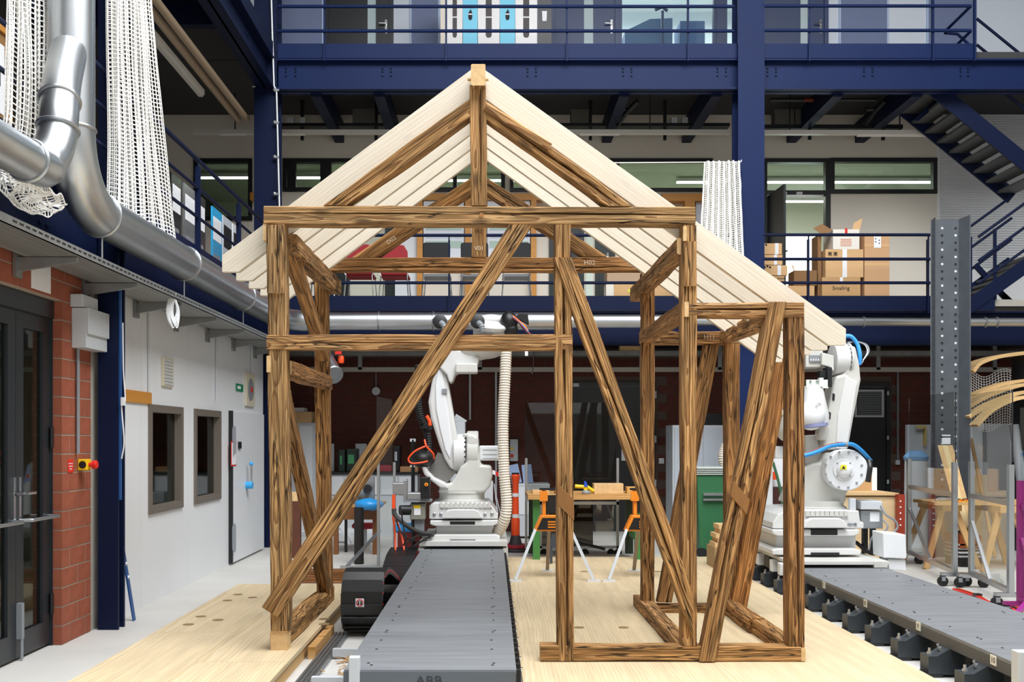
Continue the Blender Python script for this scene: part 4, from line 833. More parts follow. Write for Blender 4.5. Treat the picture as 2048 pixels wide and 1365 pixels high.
rq('signal_box', MB().pbox(1722,1765,1003,1020,10.55,.3), LGREY, bev=.008); rq('box_legs', MB().pbox(1727,1736,1058,1108,10.7,.06).pbox(1743,1752,1058,1108,10.7,.06), DARK, bev=0)
rq('motor_cover', MB().pprism([(1766,1066),(1812,1070),(1814,1115),(1812,1119),(1768,1117)], 10.15, .3), WHITE, bev=.012); rq('motor_foot', MB().pprism([(1776,1119),(1811,1120),(1813,1143),(1778,1140)], 10.18, .24), WHITE, bev=.008)
rq('signal_cable', MB().tube(spline([V(1762,1012,10.55), V(1772,1030,10.5), V(1790,1042,10.5), V(1795,1055,10.5), V(1788,1066,10.5)], 8), .012, 6).tube(spline([V(1765,1040,10.55), V(1775,1052,10.5), V(1770,1062,10.5), V(1745,1075,10.5), V(1738,1100,10.5)], 8), .010, 6), GREY, bev=0)
# ================================================================ LEFT SIDE
def WL(px, py, x=XL): Yq = x*F/(px-CX); return Vector((x, Yq, ZZ(py, Yq)))
# ---- cable tray on brackets
ct = thing('cable_tray', 'galvanised perforated cable tray along the left wall', 'cable tray', (-3.1, 8, 2.9))
MB().box(-3.30, -2.90, 2, 14.3, 2.905, 2.912).build('tray_bottom', M('ribbed zinc sheet','#8c8d8a',.5,.5,var=.35,scale=1.0,stretch=(70,.4,1)), ct); MB().box(-2.905, -2.90, 2, 14.3, 2.905, 2.965).build('tray_side', ZINC, ct); MB().box(-3.30, -3.295, 2, 14.3, 2.905, 2.965).build('tray_side', ZINC, ct)
sl = MB().box(0, .003, 0, .05, 0, .012).mesh('slot', DARK)
for k in range(95): inst('slot', sl, (-2.9005, 5.9+k*.085, 2.935), ct)
mb = MB()
for k in range(6): mb.tube([(-3.26+k*.055, 2, 2.922), (-3.26+k*.055, 14.2, 2.922)], .011, 6)
mb.build('cables', M('grey cable bundle', '#8b877e', .6), ct)
for k in range(8):
    y = 5.72+k*1.153; b_ = MB().hexa([(-3.36,y,2.80),(-3.36,y+.035,2.80),(-2.93,y+.035,2.87),(-2.93,y,2.87),(-3.36,y,2.90),(-3.36,y+.035,2.90),(-2.93,y+.035,2.90),(-2.93,y,2.90)]).build('bracket', ZINC, ct)
    MB().box(-3.365, -3.34, y-.03, y+.065, 2.76, 2.93).build('wall_plate', ZINC, b_)
# ---- ducts
du = thing('ventilation_duct', 'large silver ventilation duct bending down along the left gallery', 'duct', (-3.0, 6.95, 3.33))
xd, yd, zd, rb = -3.0, 6.95, 3.33, .5
elb = [(xd, yd+rb-rb*math.cos(a), zd+rb-rb*math.sin(a)) for a in [math.pi/2*k/12 for k in range(13)]]
MB().tube([(xd,yd,11.5),(xd,yd,zd+rb)], .16, 32).build('vertical_duct', DUCT, du, smooth=True); MB().tube(elb, .162, 32).build('elbow', DUCT, du, smooth=True)
MB().tube([(xd,yd+rb,zd),(xd,13.7,zd)], .16, 32).build('horizontal_duct', DUCT, du, smooth=True)
e2p = [(xd+.5-.5*math.cos(a), 13.7+.5*math.sin(a), zd) for a in [math.pi/2*k/10 for k in range(11)]]
MB().tube(e2p, .15, 28).build('elbow', DUCT, du, smooth=True)
MB().tube([(xd+.5,14.2,zd),(XX(1115,14.2),14.2,zd)], .13, 28).build('cross_duct', DUCT, du, smooth=True); MB().tube([(XX(1115,14.2),14.2,zd),(XX(1128,14.2),14.2,zd),(XX(1345,14.2),14.2,zd)], .1, 24, True, [.13,.10,.10]).build('cross_duct', DUCT, du, smooth=True)
MB().tube([(XX(1345,14.2),14.2,zd),(XX(1355,14.2),14.2,zd+.0),(9.4,14.2,zd-.02)], .06, 20, True, [.10,.062,.062]).build('cross_duct', DUCT, du, smooth=True)
def ring(mb, c, ax, r, rr=.012): 
    ax = Vector(ax).normalized(); u = ax.orthogonal().normalized(); b = ax.cross(u); c = Vector(c)
    mb.tube([c+(u*math.cos(t)+b*math.sin(t))*r for t in [2*math.pi*k/28 for k in range(29)]], rr, 6, False)
for c, ax, r in (((xd,yd,zd+rb),(0,0,1),.163),((xd,yd,5.15),(0,0,1),.163),((xd,yd+rb,zd),(0,1,0),.165),((xd,9.5,zd),(0,1,0),.163),((xd,11.7,zd),(0,1,0),.163),((xd,13.65,zd),(0,1,0),.163),((XX(758,14.2),14.2,zd),(1,0,0),.133),((XX(867,14.2),14.2,zd),(1,0,0),.136),((XX(1727,14.2),14.2,zd-.01),(1,0,0),.07),((XX(1970,14.2),14.2,zd-.015),(1,0,0),.07),((XX(1993,14.2),14.2,zd-.015),(1,0,0),.07)):
    mb = MB(); ring(mb, c, ax, r); mb.build('clamp_ring', ALU, du, smooth=True)
for y in (7.5, 9.5, 11.75): MB().cyl((xd, y, 2.97), (xd, y, zd-.15), .008, n=8).build('support_rod', ALU, du)
bp_ = spline([(-2.8,3.8,3.30),(-2.8,5.85,3.30),(-2.8,6.12,3.36),(-2.8,6.27,3.55),(-2.81,6.33,3.74),(-2.87,6.50,3.98),(-2.98,6.86,4.34)], 8)
br = MB().tube(bp_, .122, 28).build('branch_duct', DUCT, du, smooth=True)
for q, ax in (((-2.8,5.88,3.30),(0,1,0)),((-2.8,6.29,3.62),(0,.3,1)),((-2.83,6.38,3.83),(-.2,.6,1))): mb = MB(); ring(mb, q, ax, .126); mb.build('clamp_ring', ALU, br, smooth=True)
dp = thing('suction_pipe', 'open silver suction pipe hanging below the duct behind the left rear post', 'duct', V(660,760,14.2))
MB().tube(spline([V(632,668,14.2), V(640,700,14.1), V(655,728,13.9), V(668,752,13.6)], 8), .125, 28, True).build('bent_pipe', DUCT, dp, smooth=True); mb = MB(); ring(mb, V(667,750,13.62), V(668,752,13.6)-V(655,728,13.9), .128, .014); mb.build('rim', ALU, dp, smooth=True)
# ---- hanging nets
def net(label, nu, nv, P, r=.0045, group=None):
    mb = MB(); G = [[Vector(P(i/(nu-1), j/(nv-1))) for j in range(nv)] for i in range(nu)]
    for i in range(nu): mb.tube(G[i], r, 3, False)
    for j in range(nv): mb.tube([G[i][j] for i in range(nu)], r, 3, False)
    return tag(mb.build('hanging_net', NETM), label, 'net', group)
def nz2(a, b): return noise.noise(Vector((a, b, 3.1)))
def P2(u, v):
    wv = v**1.3; ya = 8.0+.02*wv; yb = 8.72+.85*wv; uu = u**1.25
    y = ya+(yb-ya)*uu+.05*math.sin(u*38)*(1-.7*u)+.03*nz2(u*5, v*3); return (-3.13+.06*math.cos(u*38)*(1-.6*u)+.04*nz2(u*4+9, v*2), y, 6.4-(6.4-3.56)*v+.05*nz2(u*9, v*5)*v)
net('long white net hanging straight between the duct and left gallery rail', 58, 84, P2, .0052)
def P1(u, v):
    y = 6.42+.62*u+.045*math.sin(u*30)+.04*nz2(u*4, v*4); return (-3.20+.025*math.cos(u*30)+.015*nz2(u*3+4, v*3), y-.10*max(0,v-.85)/.15, 6.4-(6.4-3.30)*v+.10*nz2(u*6, v*6)*v)
net('gathered white net hanging behind the silver branch duct at far left', 40, 84, P1, .0052)
def P1b(u, v): return (-2.95+.12*math.sin(v*5+u*3)*.5-.1*v, 6.0+.75*u+.05*math.sin(v*9), 3.25-.15*v*math.sin(u*3.0)-.05*nz2(u*6,v*5))
net('loose white net tail drooping under the silver branch duct', 26, 9, P1b, .005)
wire = thing('net_rope', 'thin rope carrying the white net beside the navy column', 'rope', V(1085,327,14.3)); MB().tube([V(1085,327,14.3), V(1482,324,14.3), V(1483,320,14.3)], .008, 6).build('rope', NETM, wire)
def P3(u, v): return (XX(1408+70*u-6*v*(1-u)*1.5+8*v*u, 14.3)+.010*nz2(u*40, v*6), 14.28+.05*math.sin(u*44), ZZ(325+190*v, 14.3)+.02*nz2(u*8, 0)+.012*nz2(u*30,v*20))
net('dense white net hanging from the rope beside the navy column', 40, 46, P3, .009)
def P4(u, v): return (XX(1935+190*u, 15), 15.0+.05*math.sin(u*9+v*2), ZZ(738+(16*math.sin(u*math.pi*2.6)**2)+110*v, 15))
net('square-meshed white net behind the curved laminated wood', 38, 22, P4, .004)
# ---- left gallery railing, lamps, boards
def railing(label, pts_posts, rails, mat, zf, bev=0, hook=True):
    t = thing('railing', label, 'railing', (*Vector(pts_posts[0]).xy, zf))
    a, b = Vector(pts_posts[0]), Vector(pts_posts[-1])
    return t
rl = thing('railing', 'navy railing along the edge of the left gallery', 'railing', (-3.25, 9, 3.72))
for y in (3.8, 5.53, 7.27, 9.0, 10.74, 12.47, 14.2): MB().box(-3.27, -3.21, y-.012, y+.012, 3.45, 4.62).tube([(-3.24,y,4.6),(-3.24,y,4.66)], .012, 6).build('post', BLUE_SHADE, rl)
for z, r in ((4.69,.024),(4.38,.018),(4.06,.018)): MB().tube([(-3.24,2,z),(-3.24,14.45,z)], r, 8).build('rail', BLUE_SHADE, rl, smooth=True)
LP = [('black panel with white lettering on the left gallery rail', '#16181b', 10.95, 11.3), ('grey photo panel on the left gallery rail', '#6d6f72', 11.4, 11.85), ('dark portrait panel on the left gallery rail', '#2a2b2f', 11.9, 12.25), ('bright blue panel on the left gallery rail', '#2ea6dd', 12.55, 13.0), ('silver white panel on the left gallery rail', '#c9d0d8', 13.05, 13.5), ('pale panel nearest the back gallery on the left rail', '#e6ebf0', 13.55, 13.95)]
for lb, c, a, b in LP:
    o = MB().box(-3.62, -3.60, a, b, 3.74, 4.62).build('exhibit_board', M(lb[:24], c, .25, var=.1), bevel=.002); tag(o, lb, 'panel', 'display panels on the left gallery')
    MB().box(-3.599, -3.596, a+.04, b-.04, 4.2, 4.5).build('print_block', PAPER if c[1] in '126' else INK, o); MB().box(-3.599, -3.596, a+.06, b-.1, 3.9, 4.02).build('print_block', GREY, o)
mb = MB().prism([(10.2+.55*math.cos(t), 3.95+.55*math.sin(t)) for t in [math.pi*k/16 for k in range(17)]]+[(9.65,3.72),(10.75,3.72)], -4.25, -4.22, 'x')
tag(mb.build('round_board', M('grey felt board', '#77746e', .9)), 'grey round-topped board standing on the left gallery', 'board')
lamp('strip_lamp', (-4.0, 6.5, 6.38), (-4.0, 13.4, 6.38), .10, .07, LOUV, 'unlit strip lamp under the upper left gallery')
pp_ = thing('ceiling_pipes', 'pair of beige pipes under the upper left gallery', 'pipe', (-3.8, 6, 6.4))
for x in (-3.72, -3.86): MB().tube([(x,5,6.47),(x,14.8,6.47)], .05, 12).build('pipe', M('beige pipe', '#a8937a', .5), pp_, smooth=True)
cd_ = thing('wall_conduit', 'thin white conduit clipped to the navy column above the house', 'conduit', V(549,400,14.45))
MB().tube([V(541,-60,14.44), V(545,80,14.44), V(548,172,14.44), V(553,182,14.44), V(556,300,14.44), V(559,420,14.44)], .012, 8).build('conduit', WHITE, cd_, smooth=True)
MB().tube([V(548,174,14.44), V(505,173,14.44)], .010, 8).build('conduit', WHITE, cd_)
for py in (180, 245, 314, 388): MB().sphere(V(549,py,14.43), .03, 8).pbox(547,558,py-2,py+2,14.42,.02).build('clip', ALU, cd_)
# ---- things on the left wall
def wbox(name, px0, px1, py, hgt, dep, mat, label, cat, parent=None, x=XL, bev=.005):
    y0, y1 = x*F/(px0-CX), x*F/(px1-CX); z = ZZ(py, (y0+y1)/2); o = MB().box(x, x+dep, y0, y1, z-hgt/2, z+hgt/2).build(name, mat, parent, bevel=bev)
    return tag(o, label, cat) if parent is None else o
jb = thing('junction_box', 'white cable boxes stacked on the brick pier', 'box', (XL, 7.95, 2.3))
for a, b, py, h, d, nm in ((140,172,606,.10,.10,'upper_box'),(143,186,648,.21,.14,'middle_box'),(143,186,686,.12,.12,'lower_box')): wbox(nm, a, b, py, h, d, LGREY, None, None, jb)
cq = thing('wall_conduit', 'grey conduit running down the brick pier to the stop switch', 'conduit', WL(155,900)); p_ = WL(156,700,XL+.02); MB().tube([(XL+.02,p_.y,2.42),(XL+.02,p_.y,1.50)], .014, 10).build('conduit', GREY, cq, smooth=True)
es = thing('stop_switch', 'yellow emergency stop switch on the brick pier', 'switch', WL(160,930)); q = WL(160,930)
MB().box(XL, XL+.075, q.y-.045, q.y+.045, q.z-.045, q.z+.045).build('case', YELLOW, es, bevel=.006); MB().cyl((XL+.075,q.y,q.z), (XL+.11,q.y,q.z), .018, n=14).lathe([(.035,0),(.035,.03),(.028,.036)], (XL+.105,q.y,q.z), (1,0,0), 18).build('button', RED, es, smooth=True)
MB().cyl((XL+.04,q.y-.046,q.z), (XL+.04,q.y-.05,q.z), .03, n=16).build('side_plate', BLACK, es)
sg = wbox('safety_sign', 135.5, 146, 933, .105, .004, RED, 'small red safety sign left of the yellow stop switch', 'sign'); q2 = WL(140.5,933)
for k, s_ in enumerate(('NOT-HALT','ROBOTER','HALLE')): text(s_, 'lettering', (XL+.0045, q2.y, q2.z+.02-k*.022), .015, WHITE, sg, rot=(math.pi/2,0,math.pi/2))
wbox('notice_sheet', 62, 101, 553, .22, .003, PAPER, 'white notice on the brick wall above the glazed door', 'sign')
wbox('wood_board', 237, 300, 794, .115, .02, OCHRE, 'varnished wood board on the white wall beside the navy column', 'board')
vg = wbox('vent_grille', 322, 343, 745, .30, .025, M('cream vent frame','#cfc8b2',.5), 'small cream vent grille high on the white wall', 'vent'); qv = WL(332,745)
for k in range(8): MB().box(XL+.024, XL+.032, qv.y-.12, qv.y+.12, qv.z-.13+k*.034, qv.z-.11+k*.034).build('slat', LGREY, vg)
eg = wbox('exit_sign', 471, 485, 776, .10, .012, M('exit green','#1d8a5a',.4), 'green emergency exit sign high on the white wall', 'sign'); qe = WL(478,776); MB().box(XL+.012, XL+.014, qe.y-.12, qe.y+.04, qe.z-.02, qe.z+.02).build('pictogram', PAPER, eg)
fn = wbox('wall_fan', 489, 506, 780, .46, .03, M('cream vent frame'), 'square extractor fan high on the white wall', 'fan'); qf = WL(497,780); MB().cyl((XL+.03,qf.y,qf.z), (XL+.04,qf.y,qf.z), .15, n=20).build('grille', GREY, fn); MB().cyl((XL+.04,qf.y,qf.z), (XL+.05,qf.y,qf.z), .04, n=12).build('hub', RED, fn)
for px, py0, py1 in ((297,610,785),(432,672,800),(502,690,750)):
    a, b = WL(px,py0,XL+.012), WL(px,py1,XL+.012); o = MB().tube([a,b], .009, 8).build('wall_conduit', LGREY, smooth=True); tag(o, {297:'thin conduit above the near window of the white wall', 432:'thin conduit above the far window of the white wall', 502:'thin conduit above the extractor fan'}[px], 'conduit')
# insulated white door
wd = struct_empty('door_2', (XL, 13.3, 0))
lf = struct('door_leaf', MB().box(XL, XL+.05, 12.5, 14.2, .03, 1.97), WHITE, wd)
for z in (.35, 1.6): struct('hinge', MB().box(XL+.05, XL+.08, 12.46, 12.53, z-.15, z+.15).cyl((XL+.07,12.48,z-.18),(XL+.07,12.48,z+.18), .02), GREY, lf)
struct('seal', MB().box(XL, XL+.052, 12.47, 12.50, .02, 1.98), BLACK, wd)
qs = WL(467,908,XL+.05); rs = struct('red_framed_notice', MB().box(XL+.05, XL+.055, qs.y-.12, qs.y+.12, qs.z-.16, qs.z+.16), RED, lf); struct('sheet', MB().box(XL+.055, XL+.058, qs.y-.1, qs.y+.1, qs.z-.14, qs.z+.14), PAPER, rs)
qb = WL(478,891,XL+.05); struct('keypad', MB().box(XL+.05, XL+.07, qb.y-.06, qb.y+.06, qb.z-.045, qb.z+.045), DARK, lf)
qh = WL(492,971,XL+.05); struct('latch_boss', MB().cyl((XL+.05,qh.y,qh.z), (XL+.14,qh.y,qh.z), .05, n=16), SKYB, lf, smooth=True); struct('latch_arm', MB().tube([(XL+.12,qh.y,qh.z),(XL+.12,qh.y,qh.z+.28)], .014, 8), CHROME, lf); struct('latch_knob', MB().sphere((XL+.12,qh.y,qh.z+.29), .03, 12), SKYB, lf, smooth=True)
# leaning blue profile, strip on the column, cable hank on the tray
lp = thing('steel_profile', 'blue punched steel bar leaning beside the navy column', 'bar', (-3.19, 8.68, 0)); BLP = M('blue steel profile', '#2a5a9a', .4, .2)
MB().bar((-3.185,8.68,.0), (-3.30,8.60,.93), .012, .055, up=(0,1,0)).build('bar', BLP, lp)
for k in range(3): f_ = .42+k*.13; MB().cyl(Vector((-3.185,8.68,0)).lerp(Vector((-3.30,8.60,.93)), f_)+Vector((.004,-.009,0)), Vector((-3.185,8.68,0)).lerp(Vector((-3.30,8.60,.93)), f_)+Vector((.014,-.003,0)), .016, n=14).build('punched_hole', PAPER, lp)
o = MB().box(-3.165, -3.15, 8.27, 8.30, 1.1, 2.88).build('cover_strip', BLP); tag(o, 'bright blue strip standing along the navy column', 'strip')
o = MB().tube(spline([(-3.12,8.24,2.6),(-3.115,8.24,2.2),(-3.10,8.24,1.95),(-3.13,8.24,1.9),(-3.11,8.24,1.6),(-3.13,8.24,1.45)], 6), .006, 6).box(-3.13,-3.10,8.22,8.25,1.9,1.97).build('hanging_cable', WHITE); tag(o, 'white cable with plug hanging on the navy column', 'cable')
mb = MB(); c = WL(345,600,-2.93)
for k in range(6): mb.tube(spline([c+Vector((.01*k-.02,.0,.06)), c+Vector((-.045+.008*k,-.03+.01*k,-.1)), c+Vector((-.02+.012*k,0,-.22-.02*(k%3))), c+Vector((.03+.004*k,.03,-.1)), c+Vector((0,.01,.06))], 6), .006, 5)
tag(mb.build('cable_hank', WHITE), 'coiled white cable hanging from the cable tray', 'cable')

t = thing('pin_board', 'oak framed pin board with white sheet on the left gallery, far left', 'notice board', (-4.02, 7.6, 4.3))
MB().box(-4.05, -4.02, 7.0, 8.12, 4.25, 4.98).build('board', M('pin board brown', '#8f6a3c', .8), t)
MB().box(-4.02, -4.0, 7.0, 8.14, 4.95, 5.0).build('frame_bar', OCHRE, t); MB().box(-4.02, -4.0, 8.08, 8.14, 4.25, 4.95).build('frame_bar', OCHRE, t)
sh_ = MB().box(-4.02, -4.015, 7.5, 8.03, 4.28, 4.85).build('sheet', PAPER, t); MB().box(-4.015, -4.012, 7.6, 7.96, 4.5, 4.66).build('print_block', INK, sh_)
MB().box(-4.10, -4.05, 7.2, 7.26, 3.72, 4.9).box(-4.10, -4.05, 7.9, 7.96, 3.72, 4.9).build('stand', DARK, t)
# ================================================================ BACK GALLERIES
def back_railing(label, px0, px1, zs, posts, Yr, zf, mat):
    t = thing('railing', label, 'railing', (XX(px0,Yr), Yr, zf))
    for z in zs: MB().tube([(XX(px0,Yr),Yr,z),(XX(px1,Yr),Yr,z)], .024, 10).build('rail', mat, t, smooth=True)
    for px in posts: x = XX(px, Yr); MB().box(x-.013, x+.013, Yr+.015, Yr+.07, zf-.22, zs[0]-.06).box(x-.009, x+.009, Yr+.01, Yr+.03, zs[0]-.08, zs[0]).build('post', mat, t)
    return t
Yr = 14.44
back_railing('navy three-bar railing of the lower back gallery, left of the column', 560, 1472, [ZZ(q,Yr) for q in (471,519,566)], (655,898,1141,1384), Yr, 3.7, BLUE_SHADE)
back_railing('navy three-bar railing of the lower back gallery, right of the column', 1523, 1860, [ZZ(q,Yr) for q in (470,518.5,566)], (1618,1858), Yr, 3.7, BLUE_SHADE)
back_railing('navy railing of the upper back gallery, left of the column', 556, 1468, [ZZ(q,Yr) for q in (-38,13,62)], (648,892,1134,1377), Yr, 7.45, BLUE)
ur = back_railing('navy railing of the upper back gallery, right of the column', 1523, 1942, [ZZ(q,Yr) for q in (-38,12,61)], (1620,1868,1952), Yr, 7.45, BLUE)
for dy in (0, 50): MB().tube([V(1942,12+dy,Yr), V(1893,60+dy,14.9), V(1890,66+dy,15.0), V(1915,68+dy,15.0), V(1950,100+dy,14.9)], .022, 8).build('return_bar', BLUE, ur, smooth=True)
# ---- stairs
def stair(label, pa, pb, Ya, Yb, mat, n, rails, depth, tread_w=.26):
    t = thing('staircase', label, 'staircase', V(*pa, Ya))
    for Yq in (Ya, Yb): a, b = V(*pa, Ya), V(*pb, Ya); a.y = b.y = Yq; MB().bar(a, b, .03, depth).build('stringer', mat, t)
    a, b = V(*pa, Ya), V(*pb, Ya)
    for k in range(n):
        q = a.lerp(b, (k+.5)/n); MB().box(q.x-tread_w/2, q.x+tread_w/2, Ya+.02, Yb-.02, q.z-.02, q.z+.02).build('tread', M('grating tread', '#5b5d60', .6, .4), t)
    for (ra, rb_, Yq) in rails:
        MB().tube([V(*r_, Ya)+Vector((0,Yq-Ya,0)) for r_ in (ra, rb_)], .022, 8).build('rail', mat, t, smooth=True)
    return t
st1 = stair('navy staircase climbing right from the lower back gallery', (1880,655), (2095,501), 14.5, 15.5, BLUE_SHADE, 9,
    [((1957,474),(2095,374),14.5),((1957,522),(2095,422),14.5),((1957,567),(2095,467),14.5),((1938,474),(2095,360),15.5),((1938,520),(2095,406),15.5),((1938,567),(2095,452),15.5)], .2)
for px, y0, y1 in ((1991,458,600),(1942,474,585)): MB().pbox(px-2.5, px+2.5, y0, y1, 14.5, .04).build('post', BLUE_SHADE, st1)
MB().bar(V(1950,530,15.4), V(2060,650,15.4), .05, .08).bar(V(2005,590,15.4), V(2060,640,15.4), .05, .08).build('cross_strut', BLUE_SHADE, st1)
st2 = stair('navy staircase descending right below the upper back gallery', (1835,150), (2095,362), 14.8, 15.8, BLUE_SHADE, 10, [((2005,182),(2095,255),14.8),((1950,40),(2095,158),14.75),((1950,92),(2095,210),14.75)], .24, .3)
for py in (): pass
MB().pprism([(1826,241),(1838,241),(1985,118),(1960,118)], 15.2, .1).build('strut', BLUE_SHADE, st2)
# ---- luminaires and services under the upper gallery
YS = 15.9
sl_ = thing('strip_lamp', 'long unlit strip lamp across the lower back gallery', 'lamp', V(390,265,YS)); MB().pbox(385,1460,259,267,YS,.09).build('housing', LOUV, sl_); [MB().pbox(a_,b_,267,270,YS+.02,.05).build('lens', M('lamp lens','#eceae6',.4), sl_) for a_, b_ in ((440,490),(560,610),(1160,1240))]; [MB().pbox(a_-1,a_+1,185,259,YS+.03,.02).build('hanger', DARK, sl_) for a_ in (470,900,1300)]
sl_ = thing('strip_lamp', 'long unlit strip lamp right of the navy column under the upper gallery', 'lamp', V(1520,265,YS)); MB().pbox(1520,1896,260,268,YS,.09).build('housing', LOUV, sl_); MB().pbox(1715,1870,268,272,YS+.02,.05).build('lens', M('lamp lens'), sl_); [MB().pbox(a_-1,a_+1,185,260,YS+.03,.02).build('hanger', DARK, sl_) for a_ in (1580,1800)]
tr = thing('cable_tray', 'dark cable tray hanging above the strip lamp of the lower back gallery', 'cable tray', V(900,246,16.2)); MB().pbox(558,1460,246,252,16.2,.25).pbox(1522,1806,249,257,16.2,.25).build('tray', DARK, tr)
for px in (604, 752, 1181, 1330, 1620, 1767): MB().pbox(px-3,px+3,200,280,16.25,.04).build('hanger', DARK, tr)
for i, (a, b, c, d, lb) in enumerate(((1142,1178,218,246,'grey service box above the strip lamp near the roof edge'),(1549,1589,218,249,'grey service box nearest the navy column above the strip lamp'),(1591,1630,218,249,'grey service box second from the navy column above the strip lamp'),(705,750,217,246,'grey service box above the strip lamp left of the ridge'))):
    tag(MB().pbox(a,b,c,d,16.2,.2).build('service_box', M('dark grey box','#57564f',.7), bevel=.01), lb, 'box')
for a, lb in ((1349,'left one of two small white sockets above the strip lamp'),(1370,'right one of two small white sockets above the strip lamp'),(560,'leftmost of three small sockets near the left column'),(581,'middle of three small sockets near the left column'),(605,'rightmost of three small sockets near the left column')):
    tag(MB().pbox(a-6,a+6,234,246,16.2,.1).build('socket', LGREY, bevel=.005), lb, 'socket')
for a, b, c, d in ((1540,1600,192,197,),(1600,1680,195,202)): pass
ext = thing('pipe', 'dark pipe with red middle under the upper gallery right of the column', 'pipe', V(1540,200,15.6)); MB().tube([V(1540,200,15.6), V(1752,200,15.6)], .03, 10).build('tube', DARK, ext, smooth=True); MB().tube([V(1608,200,15.6), V(1666,200,15.6)], .034, 10).build('red_band', M('rust red','#7a2f22',.6), ext, smooth=True)
# ladder-like struts
for i, (px, lb) in enumerate(((1235,'dark bent pipe bracket hanging under the upper gallery behind the roof'),(1730,'dark bent pipe bracket hanging under the upper gallery right of the column'))):
    t = thing('pipe_bracket', lb, 'bracket', V(px,245,15.8)); MB().tube([V(px+40,202,15.6), V(px+18,225,15.8), V(px,250,16)], .04, 8).build('bent_pipe', DARK, t, smooth=True); MB().tube([V(px+2,220,15.8), V(px+26,220,15.8)], .035, 8).build('cross_pipe', DARK, t)
# ---- chairs
def chair(seatm, label, px, Yq, red=False):
    t = thing('stacking_chair', label, 'chair', (XX(px,Yq), Yq, 3.7), 'chairs on the lower back gallery')
    def lb(n, mb, m, **k): return mb.build(n, m, t, local=True, **k)
    w_ = .21
    bk = MB(); pts = [(-w_,.50),(w_,.50)]
    if red: prof = [(-.2,.46),(.2,.46),(.22,.62),(.21,.82),(.15,.92),(-.15,.92),(-.21,.82),(-.22,.62)]
    else: prof = [(-.21,.50),(.21,.50),(.215,.94),(.19,.97),(-.19,.97),(-.215,.94)]
    lb('backrest', bk.prism(prof, -.02, .02, 'y'), seatm, bevel=.015)
    lb('seat', MB().box(-.22, .22, .02, .44, .44, .485), seatm if red else M('grey seat shell','#8d9096',.5), bevel=.02)
    for sx in (-1, 1):
        for yy in (0.0, .42): lb('leg', MB().tube([(sx*.2,yy,.45),(sx*.235,yy+(-.05 if yy < .1 else .05),.0)], .011, 8), CHROME, smooth=True)
        lb('arm' if red else 'frame_tube', MB().tube([(sx*.2,0,.45),(sx*.215,0,.62 if not red else .47),(sx*.215,.02,.64 if not red else .46)], .010, 8), CHROME, smooth=True)
    return t
BLK = M('black mesh fabric', '#17181c', .7)
chair(BLK, 'left one of three black chairs behind the gallery railing', 873, 15.15); chair(BLK, 'middle one of three black chairs, partly behind the rear king post', 949, 15.15); chair(BLK, 'right one of three black chairs behind the gallery railing', 1033, 15.15)
chair(REDSEAT, 'red chair nearest the black chairs on the gallery', 788, 15.1, True); chair(REDSEAT, 'middle red chair half hidden by the pale rafters', 718, 15.05, True); chair(REDSEAT, 'leftmost red chair mostly hidden by the left rear post', 640, 15.05, True)
# ---- notice boards behind the chairs
YB = 16.85
def board(px0, px1, py0, py1, label, col, strips):
    t = thing('notice_board', label, 'notice board', V((px0+px1)/2, py1, YB)); MB().pbox(px0,px1,py0,py1,YB,.03).build('panel', M('board paper '+col, col, .8), t)
    for k, (a, b, c) in enumerate(strips): MB().pbox(px0+4, px1-4, py0+(py1-py0)*a, py0+(py1-py0)*b, YB-.004, .004).build('print_block', M('print '+c, c, .8), t)
    return t
PS = [(.12,.26,'#7f93c4'),(.30,.36,'#c9d4dc'),(.42,.5,'#b9cfc8'),(.55,.63,'#c6cfe4'),(.68,.8,'#b5cbbf')]
board(847, 928, 402, 520, 'blue printed notice board left of the king post', '#e3e6ee', PS); board(975, 1060, 402, 520, 'blue printed notice board right of the king post', '#e3e6ee', PS)
wf = thing('oak_display_stand', 'light oak frame around the notice boards on the gallery', 'frame', V(950,600,16.8))
MB().pbox(700,1130,387,400,16.8,.2).build('top_rail', OCHRE, wf)
for a in (834, 930, 1062): MB().pbox(a,a+11,400,636.5,16.8,.2).build('upright', OCHRE, wf)
wf2 = thing('oak_display_stand', 'light oak frame beside the hanging white net', 'frame', V(1380,600,16.8)); MB().pbox(1325,1425,387,402,16.8,.2).build('top_rail', OCHRE, wf2); MB().pbox(1370,1390,402,636.5,16.8,.2).build('upright', OCHRE, wf2)
tag(MB().pbox(1392,1412,405,470,16.9,.1).build('poster', M('pale grey poster','#cfd2da',.7)), 'pale grey poster on the wall left of the hanging net', 'poster')
tag(MB().pbox(500,521,385,400,16.85,.15).build('wood_ledge', OCHRE), 'short oak ledge under the far left gallery window', 'ledge')
tag(MB().pbox(790,834,440,635,16.9,.098).build('white_board', WHITE), 'white panel behind the red chairs', 'panel')
# ---- cardboard boxes
def cbox(px0, px1, py0, py1, Yq, d, label, mat=CARD, tape=None, name='cardboard_box', group='boxes on the gallery'):
    t = thing(name, label, 'box', (XX((px0+px1)/2,Yq), Yq+d/2, ZZ(py1,Yq)), group); MB().pbox(px0,px1,py0,py1,Yq,d).build('body', mat, t, bevel=.004)
    if tape: MB().pbox(tape[0], tape[1], py0-.3, py1, Yq-.003, .006).build('tape', TAPE, t)
    return t
Yb = 15.2
def dots(t, px0, px1, py, n):
    for k in range(n): MB().cyl(V(px0+(px1-px0)*k/max(1,n-1), py+(k % 2)*2, Yb-.001), V(px0+(px1-px0)*k/max(1,n-1), py+(k%2)*2, Yb-.004), .018, n=10).build('printed_dot', INK, t)
b_ = cbox(1512,1564,487,509,Yb,.35,'flat dotted box on top of the stack by the navy column', CARD2, (1550,1557)); dots(b_, 1518, 1532, 490, 3)
